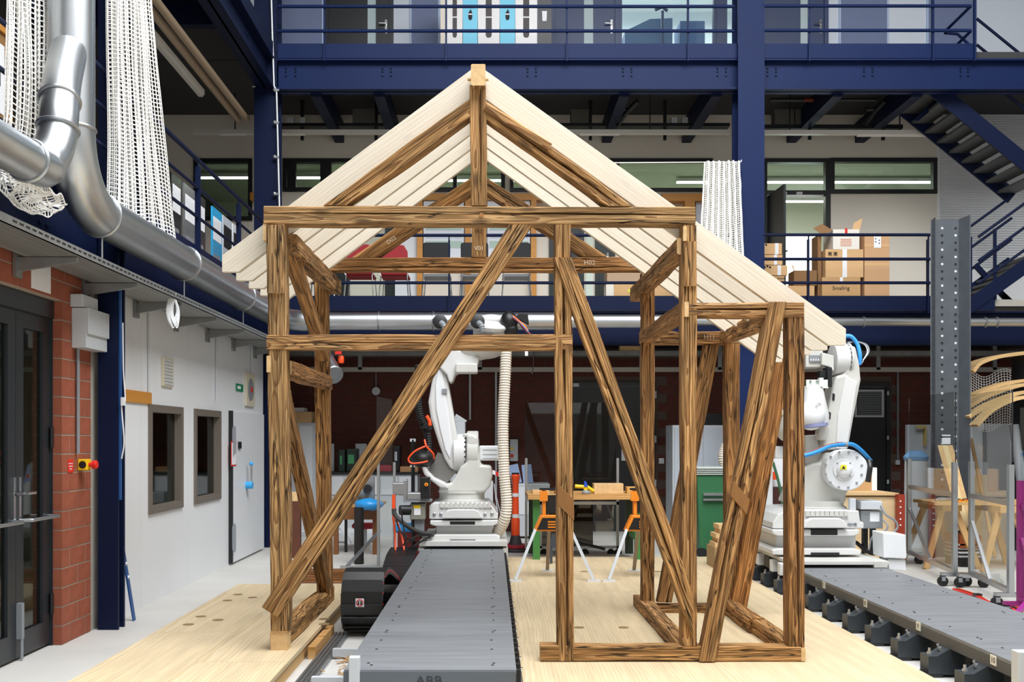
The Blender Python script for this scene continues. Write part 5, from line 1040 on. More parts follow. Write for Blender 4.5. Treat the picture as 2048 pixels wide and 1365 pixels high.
b_ = cbox(1512,1565,510,530,Yb,.35,'flat dotted box second from top by the navy column', CARD2, (1548,1554)); dots(b_, 1518, 1528, 514, 2)
b_ = cbox(1510,1575,531,551,Yb,.35,'flat dotted box third from top by the navy column', CARD2, (1555,1562)); dots(b_, 1524, 1540, 533, 4)
b_ = cbox(1505,1569,552,611,Yb+.01,.4,'lowest box of the stack by the navy column', CARD); text('moon', 'lettering', V(1562,557,Yb+.005), .05, INK, b_)
cbox(1570,1629,572,612,Yb,.35,'low wide box between the two stacks of boxes', CARD2)
b_ = cbox(1588,1634,541,571.5,Yb+.05,.3,'small open dark box on the low wide box', M('brown cardboard','#8a6642',.85)); MB().hexa([V(1583,531,Yb+.05),V(1586,530,Yb+.05),V(1586,530,Yb+.3),V(1583,531,Yb+.3),V(1588,543,Yb+.05),V(1590,543,Yb+.05),V(1590,543,Yb+.3),V(1588,543,Yb+.3)]).build('flap', CARD, b_)
b_ = cbox(1644,1721,555,611,Yb,.45,'lowest box of the tall stack, with brown lettering', CARD); MB().pbox(1680,1686,555,563,Yb-.003,.006).build('tape', TAPE, b_); text('Smallrig', 'lettering', V(1682,577,Yb-.003), .085, INK, b_)
b_ = cbox(1651,1727,499,555,Yb,.45,'large taped box in the middle of the tall stack', CARD2, (1685,1694))
for a in (1656, 1667): MB().pbox(a,a+8,504,512,Yb-.004,.003).build('care_mark', M('faded print','#8d6f49',.8), b_); MB().pbox(a+2,a+6,505,510,Yb-.006,.003).build('care_mark', INK, b_)
b_ = cbox(1666,1719,459,499,Yb,.45,'white open carton on top of the tall stack', M('white carton','#e6e0d6',.7)); MB().pbox(1690,1695,457,468,Yb-.004,.004).build('red_tape', RED, b_)
MB().hexa([V(1626,457,Yb+.1),V(1644,448,Yb+.1),V(1644,448,Yb+.12),V(1626,457,Yb+.12)]+[V(1645,470,Yb),V(1666,461,Yb),V(1666,461,Yb+.02),V(1645,470,Yb+.02)]).build('flap', M('brown cardboard'), b_)
MB().hexa([V(1705,459,Yb+.3),V(1720,459,Yb+.3),V(1720,459,Yb+.31),V(1705,459,Yb+.31),V(1708,446,Yb+.35),V(1725,437,Yb+.35),V(1725,437,Yb+.36),V(1708,446,Yb+.36)]).build('flap', CARD2, b_)
for k in range(5): MB().pbox(1681,1703,478+k*3.2,479.5+k*3.2,Yb-.004,.003).build('print_line', M('faint red print','#d99a80',.8), b_)
cbox(1635.5,1643,470,611,Yb+.1,.3,'narrow brown box standing behind the tall stack', M('brown cardboard'))
b_ = cbox(1729,1779,467,611,Yb,.4,'tall plain carton right of the stacked boxes', M('tan tall carton','#c9a078',.85)); MB().pbox(1748,1762,470,496,Yb-.004,.004).build('label_sheet', PAPER, b_)
for k in range(4): MB().cyl(V(1751+7*(k%2),478+6*(k//2)+3*(k%2),Yb-.004), V(1751+7*(k%2),478+6*(k//2)+3*(k%2),Yb-.006), .012, n=10).build('printed_dot', INK, b_)
for k in range(3): MB().pbox(1729.5,1778.5,488+k*38,494+k*38,Yb-.002,.002).build('band', CARD2, b_)
b_ = cbox(1228,1345,568,612,Yb,.4,'long box with a yellow mark behind the right roof slope', CARD2); 
c = V(1259,582,Yb-.004); MB().prism([(c.x-.03,c.z),(c.x,c.z-.03),(c.x+.03,c.z),(c.x,c.z+.03)], Yb-.005, Yb-.002, 'y').build('yellow_mark', M('neon mark','#e2ef4a',.6), b_)
cbox(1214,1300,520,567.5,Yb+.02,.4,'greyish tan box on the long box behind the roof', M('grey tan carton','#b89c82',.85))
tag(MB().pbox(1212,1228,568,612,Yb,.3).build('white_carton', M('white carton'), bevel=.01), 'small white carton left of the long box behind the roof', 'box')
# ---- poster panels on the upper gallery
YP = 15.7
PN = [(881,893,'#d8cdbd','narrow beige panel at the left end of the upper gallery posters'),(894,925,'#e4e2e0','first white poster panel on the upper gallery'),(926,955,'#63c7e6','left cyan poster panel on the upper gallery'),(956,999,'#e6e3e2','white poster panel between the two cyan ones'),(1000,1030,'#63c7e6','right cyan poster panel on the upper gallery'),(1031,1074,'#e8e6e5','white poster panel next to the black one'),(1075,1103,'#16161e','black poster panel at the right end of the upper gallery posters')]
for a, b, c, lb in PN:
    o = MB().box(XX(a,YP), XX(b,YP), YP, YP+.02, 7.42, 9.2).build('gallery_poster', M('poster '+c, c, .4)); tag(o, lb, 'poster', 'poster panels on the upper gallery')
    if b-a > 20:
        m = (a+b)/2; wv_ = (b-a)*.14
        if c == '#16161e': MB().pprism([(m-5,22),(m+5,22),(m+4,42),(m-4,42)], YP-.004, .004).build('print_cup', PAPER, o)
        elif c == '#63c7e6': MB().pprism([(m-4,26),(m+1,18),(m+4,26),(m+4,36),(m+2,40),(m-2,40),(m-4,36)], YP-.004, .004).build('print_bottle', INK, o); MB().pbox(m-4,m+4,27,29.5,YP-.006,.002).build('print_band', PAPER, o)
        else:
            MB().pprism([(m-wv_,-30),(m+wv_,-30),(m+wv_,70),(m+wv_*.6,75),(m-wv_*.6,75),(m-wv_,70)], YP-.004, .004).build('print_strip', M('print taupe','#4a4245',.6), o); MB().pbox(m-wv_,m+wv_,33,35.5,YP-.006,.002).build('print_band', PAPER, o)
# things in the lit upper room
o = thing('desk_lamp', 'dark desk lamp seen through the lit upper window', 'lamp', V(1325,269,18)); MB().tube([V(1325,269,18), V(1325,22,18)], .03, 8).build('stem', sdk, o); MB().tube([V(1310,20,18), V(1325,14,18), V(1335,22,18)], .03, 8).build('arm', sdk, o)
tag(MB().box(XX(1360,18.6), XX(1410,18.6), 18.6, 19.2, 7.42, 9.6).build('drawing_cabinet', M('slate blue cabinet','#5a6c94',.5), bevel=.01), 'slate blue cabinet inside the lit upper room', 'cabinet')
tag(MB().pprism([(1250,62),(1300,38),(1345,36),(1345,262),(1250,262)], 18.3, .6).build('desk_unit', M('slate blue cabinet')), 'slate blue desk unit inside the lit upper room', 'desk')
# ================================================================ WORKSHOP FLOOR AT THE BACK
def tg(name, label, cat, px, py, Yq, group=None): 
    p = V(px, py, Yq); return thing(name, label, cat, p, group)
# wall cable tray and rail on the brick wall
t = thing('cable_tray', 'galvanised cable tray along the back brick wall', 'cable tray', V(1000,712,16.5))
MB().pbox(560,2048,702,712,16.45,.4).build('tray', ZINC, t); MB().pbox(560,2048,735,744,16.5,.08).build('support_rail', M('painted rail','#b9b4ab',.5), t)
for px in (720, 960, 1283, 1440, 1757, 1990): MB().pbox(px-4,px+4,678,740,16.5,.05).build('hanger', ZINC, t)
for px, a, b in ((992,744,1000),(940,744,840),(1203,744,765)): o = MB().pbox(px-2,px+2,a,b,YW-.06,.04).build('wall_conduit', LGREY); tag(o, {992:'grey conduit on the brick wall behind the ribbed hose',940:'short grey conduit on the brick wall behind the middle robot',1203:'short conduit above the dark back door'}[px], 'conduit')
o = tg('wall_conduit', 'thin dark conduit with switch on the brick wall right of the louvred door', 'conduit', 1796, 930, YW-.06); MB().pbox(1794.5,1797.5,744,922,YW-.05,.03).build('pipe', GREY, o); MB().pbox(1792,1800,921,930,YW-.07,.06).build('switch', LGREY, o)
o = tg('wall_bell', 'round white bell on the brick wall left of the long brace', 'bell', 752, 790, YW-.05); MB().cyl(V(752,783,YW-.05), V(752,783,YW-.1), .07, n=24).build('bell', LGREY, o, smooth=True); MB().pbox(751,753,740,776,YW-.04,.03).build('pipe', GREY, o)
tag(MB().pbox(1700,1707,700,0+712,16.4,.02).build('sign_plate', LGREY), 'small sign plate on the back cable tray', 'sign') if False else None
o = tag(MB().pbox(670,683,703,709,14.0,.02).build('warning_light_sign', RED), 'small red sign under the cross duct', 'sign'); 
o = tg('warning_lamp', 'orange warning lamp beside the open suction pipe', 'lamp', 682, 725, 14.1); MB().lathe([(.04,0),(.045,.02),(.045,.09),(.03,.11)], V(682,727,14.1), n=16).build('lens', ORANGE, o, smooth=True); MB().pbox(679,686,712,716,14.08,.06).build('mount', DARK, o)
tag(MB().pbox(1318,1328,917,928,YW-.03,.03).build('wall_switch', PAPER), 'white switch on the brick wall right of the dark back door', 'switch')
tag(MB().pbox(1240,1300,692,701.9,16.46,.2).build('wood_plank', CUT), 'pale plank lying on the back cable tray', 'plank')
# cabinets at the back left
t = tg('steel_cabinet', 'pale steel cabinet behind the left wall of the house', 'cabinet', 607, 1068, 16.2); MB().pbox(570,637,846,1073,16.2,.6).build('body', LGREY, t, bevel=.01); MB().pbox(600,624,852,1066,16.19,.02).build('door', WHITE, t)
t = cbox(577,623,824,846,16.2,.4,'shallow cardboard box on the pale steel cabinet', CARD2, group='boxes at the back left'); MB().pbox(577,608,816,824,16.3,.3).build('lid', PAPER, t)
t = thing('wall_cabinet', 'long pale counter with dark top against the brick wall', 'counter', V(750,1068,16.2)); MB().pbox(650,835,950,1073,16.2,.6).build('body', LGREY, t); MB().pbox(648,837,945,950,16.17,.65).build('worktop', DARK, t)
for k in range(5): MB().pbox(654+k*36,686+k*36,954,990,16.18,.03).build('drawer_front', WHITE, t)
for a, b, c, d, lb, m in ((676,690,900,945,'green tool case left on the dark counter',M('dark green case','#10241c',.4)),(692,714,898,945,'green tool case right on the dark counter',M('dark green case')),(785,800,892,945,'black case standing on the dark counter',BLACK)):
    t = tg('tool_case', lb, 'case', (a+b)/2, d, 16.3); MB().pbox(a,b,c,d,16.3,.3).build('body', m, t, bevel=.02); MB().pbox(a+4,b-6,c+12,c+30,16.29,.02).build('label_sheet', M('green label','#3f8f5d',.6) if m is not BLACK else LGREY, t)
for a, b, lb in ((650,668,'left pale sheet leaning on the brick wall behind the counter'),(711,733,'right pale sheet leaning on the brick wall behind the counter')): tag(MB().pbox(a,b,888,945,16.75,.03).build('pale_sheet', LGREY), lb, 'sheet')
tag(MB().pbox(752,783,931,945,16.25,.2).build('red_bag', M('dull red cloth','#a32835',.8), bevel=.03), 'dull red bundle on the dark counter', 'bundle'); tag(MB().pbox(800,835,934,945,16.25,.3).build('work_papers', M('tan papers','#b98d62',.8), bevel=.005), 'tan stack on the dark counter', 'stack')
# table with wooden apron
t = thing('work_table', 'brown wooden table with black legs seen through the house', 'table', V(710,1110,13.6)); Yt = 13.6
MB().pbox(672,760,1010,1015,Yt,.8).build('table_top', BENCHWOOD, t); MB().pbox(676,757,1015,1040,Yt,.04).build('apron', M('brown apron','#7a4a22',.6), t)
for a in (667, 745): MB().pbox(a,a+9,1015,1110,Yt+.02,.07).build('leg', M('brown apron'), t)
MB().pbox(689,694,1040,1108,Yt+.3,.05).build('leg', DARK, t)
t = tg('clamp_machine', 'small grey clamping machine on the brown table', 'machine', 690, 1010, 13.8); MB().pbox(672,740,985,1007.8,13.8,.3).sphere(V(727,985,13.7), .09, 14).build('body', GREY, t, bevel=.01); MB().pbox(731,748,955,1008,13.75,.1).build('slide', ALU, t); MB().cyl(V(735,978,13.6), V(735,978,13.8), .06, n=16).build('spindle', DARK, t)
mb = MB().sphere(V(738,1010,13.45), .17, 14, (1.2,.8,.5)); mb.v = [(x+.03*nz2(x*20,z*20), y+.02*nz2(z*18,y*20), z+.02*nz2(y*22,x*14)) for x,y,z in mb.v]
tag(mb.build('plastic_bag', M('blue plastic bag','#2f9ce6',.3), smooth=True), 'crumpled light blue plastic bag on the brown table', 'bag')
mb = MB().sphere(V(815,1058,13.0), .16, 14, (1.3,.8,.5)); mb.v = [(x+.03*nz2(x*20,z*20), y+.02*nz2(z*18,y*20), z+.02*nz2(y*22,x*14)) for x,y,z in mb.v]
t = tg('parts_bin', 'dark red bin holding a blue plastic bag beside the cable carrier', 'bin', 815, 1095, 13.0); MB().box(XX(795,12.9), XX(840,12.9), 12.9, 13.3, 0, ZZ(1063,12.9)).build('bin', M('dark red bin','#7c241f',.6), t); mb.build('liner_bag', M('blue plastic bag'), t, smooth=True)
o = MB().cyl(V(718,1016,12.6), V(718,1016,12.6)*1-Vector((0,0,V(718,1016,12.6).z)), .062, n=20).build('dark_post', M('dark steel post','#2c2826',.6,.4), smooth=True); tag(o, 'thick dark round post in front of the brown table', 'post')
t = thing('red_cushion_stool', 'stool with dark red seat under the brown table', 'stool', V(730,1085,14.6)); MB().lathe([(.18,0),(.2,.03),(.18,.07)], V(730,1057,14.6), n=20).build('seat', M('dull red cloth'), t, smooth=True); MB().cyl(V(730,1056,14.6), (V(730,1056,14.6).x,14.6,0), .03).build('leg', LGREY, t)
t = thing('step_ladder', 'white step ladder behind the brown table', 'ladder', V(690,1075,15)); 
for a, b in ((676,700),(684,706)): MB().bar(V(a,1040,15), (XX(b,15),15,0), .05, .02, up=(0,1,0)).build('side_rail', WHITE, t)
MB().pbox(668,760,1060,1067,15,.2).build('step', WHITE, t)
# timber baulks and angled frame near left rear
t = tg('board_upright', 'dark red-brown board standing behind the left house wall', 'board', 588, 1115, 13.2); MB().box(XX(578,13.2), XX(600,13.2), 13.2, 13.3, 0, ZZ(1003,13.2)).build('board', M('red brown wood','#5b2f1c',.7,var=.15), t); MB().pbox(580,595,985,1003,13.2,.1).build('cap_block', CUT, t)
o = MB().pbox(600,700,1136,1162,10.9,.16).build('timber_baulk', OLD); o.color = (.7,.5,.4,1); tag(o, 'dark timber baulk lying on the floor behind the left platform', 'timber'); o.location.z = 0
# plexi stand beside the carrier
t = thing('screen_stand', 'clear acrylic screen on an aluminium stand left of the middle robot', 'screen', V(780,1140,12.2)); Ys = 12.2
MB().pprism([(753,793),(785,800),(785,805),(791,806),(791,1125),(753,1128)], Ys, .006).build('acrylic_sheet', PLEXI, t)
for px in (754, 786): MB().pbox(px,px+5,925,1136,Ys-.03,.04).build('upright', ALU, t)
MB().bar(V(690,1138,12.0), V(757,1065,12.2), .035, .035).build('diagonal', ALU, t); MB().pbox(680,760,1133,1139,11.95,.04).build('foot_bar', ALU, t); MB().pbox(786,792,1126,1132,12.2,.04).build('foot_bar', ALU, t)
t = tg('clamp_pole', 'thin dark pole with white clamp left of the robot arm', 'pole', 825, 1010, 12.9); MB().tube([V(826,880,12.8), (V(826,880,12.8).x,12.8,.0)], .025, 8).build('pole', DARK, t); MB().pbox(820,831,878,884,12.78,.05).build('clamp', WHITE, t)
MB().pbox(820,830,931,935,12.78,.06).build('clamp', WHITE, t)
# behind the middle robot
t = thing('control_cabinet', 'grey switch cabinet behind the shoulder of the middle robot', 'cabinet', V(935,1040,15.2)); MB().pprism([(900,1091),(900,845),(914,845),(930,843),(930,1091)], 15.0, .5).pprism([(905,845),(912,828),(934,842),(930,846)], 15.0, .4).build('body', LGREY, t, bevel=.01)
t = thing('control_cabinet', 'pale control cabinet right of the middle robot base', 'cabinet', V(975,1080,14.6)); MB().box(XX(955,14.6), XX(986,14.6), 14.6, 15.2, 0, ZZ(965,14.6)).build('body', WHITE, t, bevel=.01)
t = tg('wall_box', 'pale grey wall box behind the ribbed hose', 'box', 1030, 923, YW-.2); MB().pbox(1020,1036,879,923,YW-.2,.2).build('body', LGREY, t, bevel=.01); MB().cyl(V(1024,912,YW-.2), V(1024,912,YW-.23), .03, n=12).build('switch', RED, t); MB().pbox(1021,1026,895,900,YW-.205,.01).build('sticker', YELLOW, t)
t = tg('barrier_tape', 'red and white barrier tape behind the middle robot', 'tape', 990, 945, 15.0)
for k in range(5): MB().hexa([V(979+k*6,938+k*2.4,15),V(985+k*6,940.5+k*2.4,15),V(985+k*6,940.5+k*2.4,15.01),V(979+k*6,938+k*2.4,15.01),V(979+k*6,946+k*2.4,15),V(985+k*6,949+k*2.4,15),V(985+k*6,949+k*2.4,15.01),V(979+k*6,946+k*2.4,15.01)]).build('stripe', RED if k % 2 == 0 else PAPER, t)
# traffic post
t = thing('traffic_post', 'orange traffic post with white bands on a weighted foot', 'traffic post', (XX(1031,14.0), 14.0, 0)); xb = XX(1031,14.0)
zt = lambda py: ZZ(py,14.0)
MB().lathe([(.062,0),(.062,zt(1040)-zt(1072)),(.05,zt(1036)-zt(1072)),(.045,zt(985)-zt(1072)),(.045,zt(968)-zt(1072)),(.06,zt(960)-zt(1072)),(.066,zt(952)-zt(1072)),(.05,zt(949)-zt(1072))], (xb,14.0,zt(1072)), n=24).build('body', ORANGE, t, smooth=True)
for a, b in ((987,994),(1029,1036)): MB().lathe([(.050,0),(.050,zt(a)-zt(b))], (xb,14.0,zt(b)), n=24).build('reflective_band', PAPER, t, smooth=True)
MB().lathe([(.055,0),(.055,.02)], (xb,14.0,zt(949)), n=20).build('cap', BLACK, t); MB().lathe([(.19,0),(.2,.03),(.17,.07),(.1,.09),(.06,zt(1070))], (xb,14.0,0), n=24).build('foot', M('dark foot','#3a3538',.6), t, smooth=True); MB().lathe([(.195,0),(.2,.04)], (xb,14.0,.06), n=24).build('red_collar', M('dull red cloth'), t)
# grey machine cabinet and posters behind the bench
t = thing('machine_cabinet', 'light grey machine cabinet behind the green workbench', 'cabinet', V(1065,1075,15.8)); MB().pbox(1030,1100,968,1074,15.8,.6).build('body', LGREY, t, bevel=.015); MB().pbox(1032,1058,975,1030,15.79,.02).build('door', WHITE, t)
for px, r in ((1034,-.2),(1057,.15)): o = MB().bar(V(px,967,15.9), V(px-6+10*r,930,16.0), .16, .01, up=(0,1,0)).build('poster', M('blue poster','#8fa6cf',.6)); tag(o, {1034:'left blue poster leaning on the brick wall behind the bench',1057:'right blue poster leaning on the brick wall behind the bench'}[px], 'poster')
# workbench
t = thing('workbench', 'workbench with pale wood top and green steel legs', 'workbench', V(1165,1115,12.6)); Yw = 12.55; zt_ = ZZ(988,Yw)
x0, x1 = XX(1056,Yw), XX(1300,Yw); MB().box(x0, x1, Yw, Yw+1.0, ZZ(1000,Yw), ZZ(990.5,Yw)).build('bench_top', BENCHWOOD, t)
for a in (1066, 1270):
    MB().box(XX(a,Yw+.1), XX(a+14,Yw+.1), Yw+.1, Yw+.18, .05, ZZ(1000,Yw)).build('leg', GREENP, t); MB().box(XX(a,Yw+.1)-.03, XX(a+11,Yw+.1), Yw+.75, Yw+.83, .05, ZZ(1000,Yw)).build('leg', M('dark green steel','#1e2f1e',.5), t); MB().box(XX(a,Yw+.1), XX(a,Yw+.1)+.05, Yw+.18, Yw+.75, .3, .36).build('stretcher', GREENP, t)
zb_ = ZZ(990.5,Yw)
def onb(name, px0, px1, py0, mat, label, cat, dy=.25, d=.2, bev=.004): return tag(MB().box(XX(px0,Yw+dy), XX(px1,Yw+dy), Yw+dy, Yw+dy+d, zb_, max(ZZ(py0,Yw+dy), zb_+.01)).build(name, mat, bevel=bev), label, cat)
onb('cork_sheets', 1065, 1098, 981, CARD2, 'thin stack of pale sheets on the left of the workbench', 'sheets'); onb('wood_block', 1188, 1247, 968, CUT, 'large pale wood block on the workbench', 'block', .3); onb('wood_block', 1254, 1290, 975, M('honey wood','#cf9f55',.6), 'smaller honey wood block on the workbench', 'block', .3); 
o = thing('hand_clamp', 'yellow clamp with blue trigger on the workbench', 'clamp', (XX(1165,Yw+.3), Yw+.3, zb_)); MB().tube([V(1150,973,Yw+.3), V(1175,975,Yw+.3), V(1187,983,Yw+.3)], .025, 8).pbox(1168,1175,975,988,Yw+.28,.05).build('bar', YELLOW, o); MB().pprism([(1168,974),(1176,974),(1172,963),(1169,963)], Yw+.27, .05).build('trigger', M('royal blue cable'), o); MB().lathe([(.05,0),(.06,.02),(.04,.05)], V(1172,989,Yw+.25), n=16).build('knob', GREY, o)
onb('mallet', 1110, 1124, 982, M('reddish wood','#a5643a',.6), 'small reddish wooden piece on the workbench', 'wood')
# two sawhorses
def sawhorse(px, Yq, label):
    t = thing('sawhorse', label, 'sawhorse', (XX(px,Yq), Yq+.4, .05), 'folding sawhorses'); k = F/Yq
    def P(dx, z, dy): return (XX(px,Yq)+dx, Yq+dy, z)
    for s in (-1, 1):
        for dy, m in ((0, .42),): MB().bar(P(s*.20,.60,.25), P(s*.43,.07,0), .032, .02, up=(0,1,0)).build('leg', LGREY, t); MB().box(XX(px,Yq)+s*.43-.07, XX(px,Yq)+s*.43+.07, Yq-.03, Yq+.03, .05, .07).build('foot_pad', WHITE, t)
    MB().bar(P(-.03,.60,.5), P(-.03,.06,.85), .04, .02, up=(0,1,0)).build('leg', M('taupe leg','#9a8b7c',.5), t); MB().box(XX(px,Yq)-.1, XX(px,Yq)+.04, Yq+.82, Yq+.9, .05, .065).build('foot_pad', WHITE, t)
    MB().prism([(XX(px,Yq)-.22,.58),(XX(px,Yq)-.14,.76),(XX(px,Yq)+.14,.76),(XX(px,Yq)+.22,.58)], Yq+.24, Yq+.40, 'y').build('body', ORTOOL, t, bevel=.01)
    MB().prism([(XX(px,Yq)-.18,.60),(XX(px,Yq)-.12,.73),(XX(px,Yq)+.12,.73),(XX(px,Yq)+.18,.60)], Yq+.23, Yq+.245, 'y').build('body_panel', BLACK, t)
    for k_ in range(3): MB().box(XX(px,Yq)-.06, XX(px,Yq)+.04, Yq+.226, Yq+.231, .62+k_*.03, .635+k_*.03).build('badge_mark', ORTOOL, t)
    MB().box(XX(px,Yq)-.12, XX(px,Yq)-.08, Yq+.27, Yq+.36, .76, 1.04).box(XX(px,Yq)+.08, XX(px,Yq)+.12, Yq+.27, Yq+.36, .76, 1.04).build('jaw_frame', ORTOOL, t, bevel=.006); MB().box(XX(px,Yq)-.08, XX(px,Yq)+.08, Yq+.29, Yq+.34, .78, .98).build('jaw_body', BLACK, t); MB().box(XX(px,Yq)-.15, XX(px,Yq)+.15, Yq+.26, Yq+.37, 1.04, 1.06).build('jaw_top', DARK, t)
    MB().box(XX(px,Yq)-.15, XX(px,Yq)-.06, Yq+.25, Yq+.27, .92, 1.03).build('clamp_pad', ORTOOL, t)
sawhorse(1109, 10.7, 'orange and black sawhorse left, behind the middle front post'); sawhorse(1296, 10.7, 'orange and black sawhorse right, behind the rear right post')
# rolling glass cart behind the bench
t = thing('glass_cart', 'rolling aluminium cart holding dark glass sheets behind the workbench', 'cart', V(1160,1115,13.6)); Yc = 13.7
for px in (1050, 1233): MB().pbox(px,px+5,917,1098,Yc,.04).build('upright', ALU, t)
MB().pbox(1080,1238,1004,1010,Yc,.04).pbox(1080,1238,1093,1098,Yc,.04).pbox(1080,1084,1004,1098,Yc,.04).build('frame', ALU, t)
for i, (a, b) in enumerate(((1050,1232),)): MB().pbox(a,b,806,1004,Yc+.02,.006).build('acrylic_sheet', glass('smoked acrylic', (.72,.72,.7), .025), t)
MB().pbox(1084,1186,1010,1093,Yc+.03,.006).build('glass_sheet', glass('dark glass', (.25,.24,.22), .04), t); MB().pbox(1187,1234,1010,1085,Yc+.05,.006).build('glass_sheet', PLEXI, t)
for px in (1088, 1170, 1222, 1236): MB().cyl(V(px,1106,Yc-.02), V(px,1106,Yc+.03), .055, n=16).build('wheel', RUBBER, t, smooth=True)
o = MB().tube([V(1155,1085,13.4), V(1210,1099,13.4)], .02, 8).build('dark_bar', DARK, smooth=True); tag(o, 'dark bar leaning on the glass cart', 'bar')
t = thing('tool_stand', 'short dark tool stand under the left sawhorse', 'stand', V(1104,1115,12.2)); MB().pprism([(1099,1095),(1104,1070),(1116,1070),(1116,1096)], 12.2, .1).pbox(1100,1105,1096,1127,12.2,.05).build('body', M('dark slate tool','#3b434c',.4), t)
# grey locker and green wheeled bin
t = thing('steel_locker', 'grey two-door steel locker between the annex posts', 'locker', V(1398,1075,15.6)); MB().pbox(1345,1452,851,1085,15.5,.6).build('body', LGREY, t, bevel=.006)
for a, b in ((1349,1405),(1407,1450)): MB().pbox(a,b,856,1078,15.48,.03).build('door', M('locker door','#b9c0c9',.45), t)
MB().pbox(1402,1405,936,946,15.46,.03).build('handle', DARK, t)
tag(MB().pbox(1410,1452,828,850,15.7,.3).build('dark_crate', BLACK, bevel=.01), 'black crate on top of the grey locker', 'crate')
t = thing('wheeled_bin', 'green wheeled bin with pale lid liner behind the annex', 'bin', (XX(1430,13.3), 13.3, 0)); Yn = 13.2
MB().hexa([(XX(1400,Yn),Yn,.1),(XX(1462,Yn),Yn,.1),(XX(1462,Yn),Yn+.5,.1),(XX(1400,Yn),Yn+.5,.1),(XX(1392,Yn),Yn-.05,ZZ(950,Yn)),(XX(1468,Yn),Yn-.05,ZZ(950,Yn)),(XX(1468,Yn),Yn+.55,ZZ(950,Yn)),(XX(1392,Yn),Yn+.55,ZZ(950,Yn))]).build('body', GREENB, t, bevel=.015)
for k in range(4): MB().box(XX(1391,Yn), XX(1470,Yn), Yn-.07-.01*k, Yn+.5, ZZ(950-k*4,Yn), ZZ(947.5-k*4,Yn)).build('lid', M('pale lid','#c6cfcb',.5), t, bevel=.004)
MB().pbox(1407,1455,987,992,Yn-.08,.05).pbox(1407,1455,998,1002,Yn-.08,.05).build('lift_bar', ALU, t)
for px in (1404, 1424): MB().cyl((XX(px,Yn),Yn-.02,.07), (XX(px,Yn),Yn+.06,.07), .07, n=18).build('wheel', RUBBER, t, smooth=True)
# stack of pale blocks, machine parts between annex and right robot
t = thing('wood_stack', 'small stack of pale wood pieces left of the right robot', 'wood stack', V(1455,1098,11.8))
for k, (a, b, y) in enumerate(((1430,1462,1094),(1436,1460,1085),(1432,1462,1076),(1440,1459,1067),(1438,1461,1058))): MB().pbox(a,b,y-7.5,y+1.2,11.8,.3).build('board', (CUT, CARD2)[k % 2], t)
MB().box(XX(1428,11.8), XX(1463,11.8), 11.75, 12.2, 0, ZZ(1095.3,11.8)).build('pallet', M('pallet wood','#a98e68',.8), t)
t = thing('machine_column', 'white machine frame between the annex post and the right robot', 'machine', V(1540,1090,12.6)); MB().box(XX(1530,12.6), XX(1546,12.6), 12.6, 12.9, 0, ZZ(900,12.6)).pbox(1540,1590,906,975,12.7,.4).build('body', WHITE, t, bevel=.01); MB().pbox(1545,1590,975,1008,12.65,.4).build('red_brown_drum', M('dark plum box','#46231f',.6), t); MB().pbox(1546,1553,944,960,12.6,.05).build('orange_panel', ORANGE, t); MB().tube(spline([V(1546,925,12.5), V(1556,960,12.5), V(1564,1000,12.5), V(1566,1050,12.5)], 6), .018, 8).build('green_hose', M('green hose','#3e6b4d',.5), t, smooth=True)
t = thing('hose_end', 'ribbed ivory hose behind the right annex post', 'hose', V(1450,940,14)); mb = MB(); corr(mb, spline([V(1452,890,13.9), V(1446,915,13.9), V(1450,940,13.9), V(1456,1000,13.9), (XX(1462,13.9),13.9,.0)], 8), .07, .03, .006, 14); mb.build('hose', HOSE, t, smooth=True)
# crate, red upright and cardboard behind the right robot
t = thing('plywood_crate', 'large pale plywood crate behind the right robot', 'crate', V(1750,1080,12.4)); MB().box(XX(1660,12.4), XX(1796,12.4), 12.4, 13.4, 0, ZZ(994,12.4)).build('body', BENCHWOOD if False else M('pale plywood','#dcbf94',.7,var=.08,scale=3,stretch=(1,1,6)), t); MB().box(XX(1655,12.35), XX(1796,12.4), 12.37, 13.45, ZZ(992,12.35), ZZ(987,12.35)).build('lid', CUT, t)
t = thing('red_upright', 'rust red perforated steel upright beside the plywood crate', 'upright', V(1803,1090,12.3)); MB().box(XX(1797,12.25), XX(1810,12.25), 12.25, 12.35, 0, ZZ(990,12.25)).build('upright', M('rust red paint','#9a3219',.5), t)
for k in range(5): MB().cyl(V(1801,1003+k*12,12.249), V(1801,1003+k*12,12.24), .010, n=10).build('hole', PAPER, t)
t = cbox(1700,1752,938,981.5,13.0,.4,'brown box with white wrap on the plywood crate', CARD, group='boxes behind the right robot'); MB().pbox(1744,1754,936,981.5,12.98,.1).build('wrap', PAPER, t)
# ================================================================ RIGHT SIDE
Yp = 13.2
t = thing('steel_column', 'tall grey perforated steel channel standing at right', 'column', (XX(1897,Yp), Yp, 0)); xa, xb_ = XX(1862,Yp), XX(1935,Yp); zt2 = ZZ(436,Yp)
MB().box(xa+.06, xb_, Yp+.10, Yp+.115, 0, zt2).build('web', STEEL, t)
MB().hexa([(xa-.03,Yp-.05,0),(xa-.015,Yp-.05,0),(xa+.115,Yp+.115,0),(xa+.10,Yp+.115,0),(xa-.03,Yp-.05,zt2-.05),(xa-.015,Yp-.05,zt2-.05),(xa+.115,Yp+.115,zt2+.03),(xa+.10,Yp+.115,zt2+.03)]).build('flange', STEEL, t)
MB().hexa([(xb_+.005,Yp-.05,0),(xb_+.02,Yp-.05,0),(xb_-.065,Yp+.115,0),(xb_-.08,Yp+.115,0),(xb_+.005,Yp-.05,zt2+.03),(xb_+.02,Yp-.05,zt2+.03),(xb_-.065,Yp+.115,zt2),(xb_-.08,Yp+.115,zt2)]).build('flange', STEEL, t)
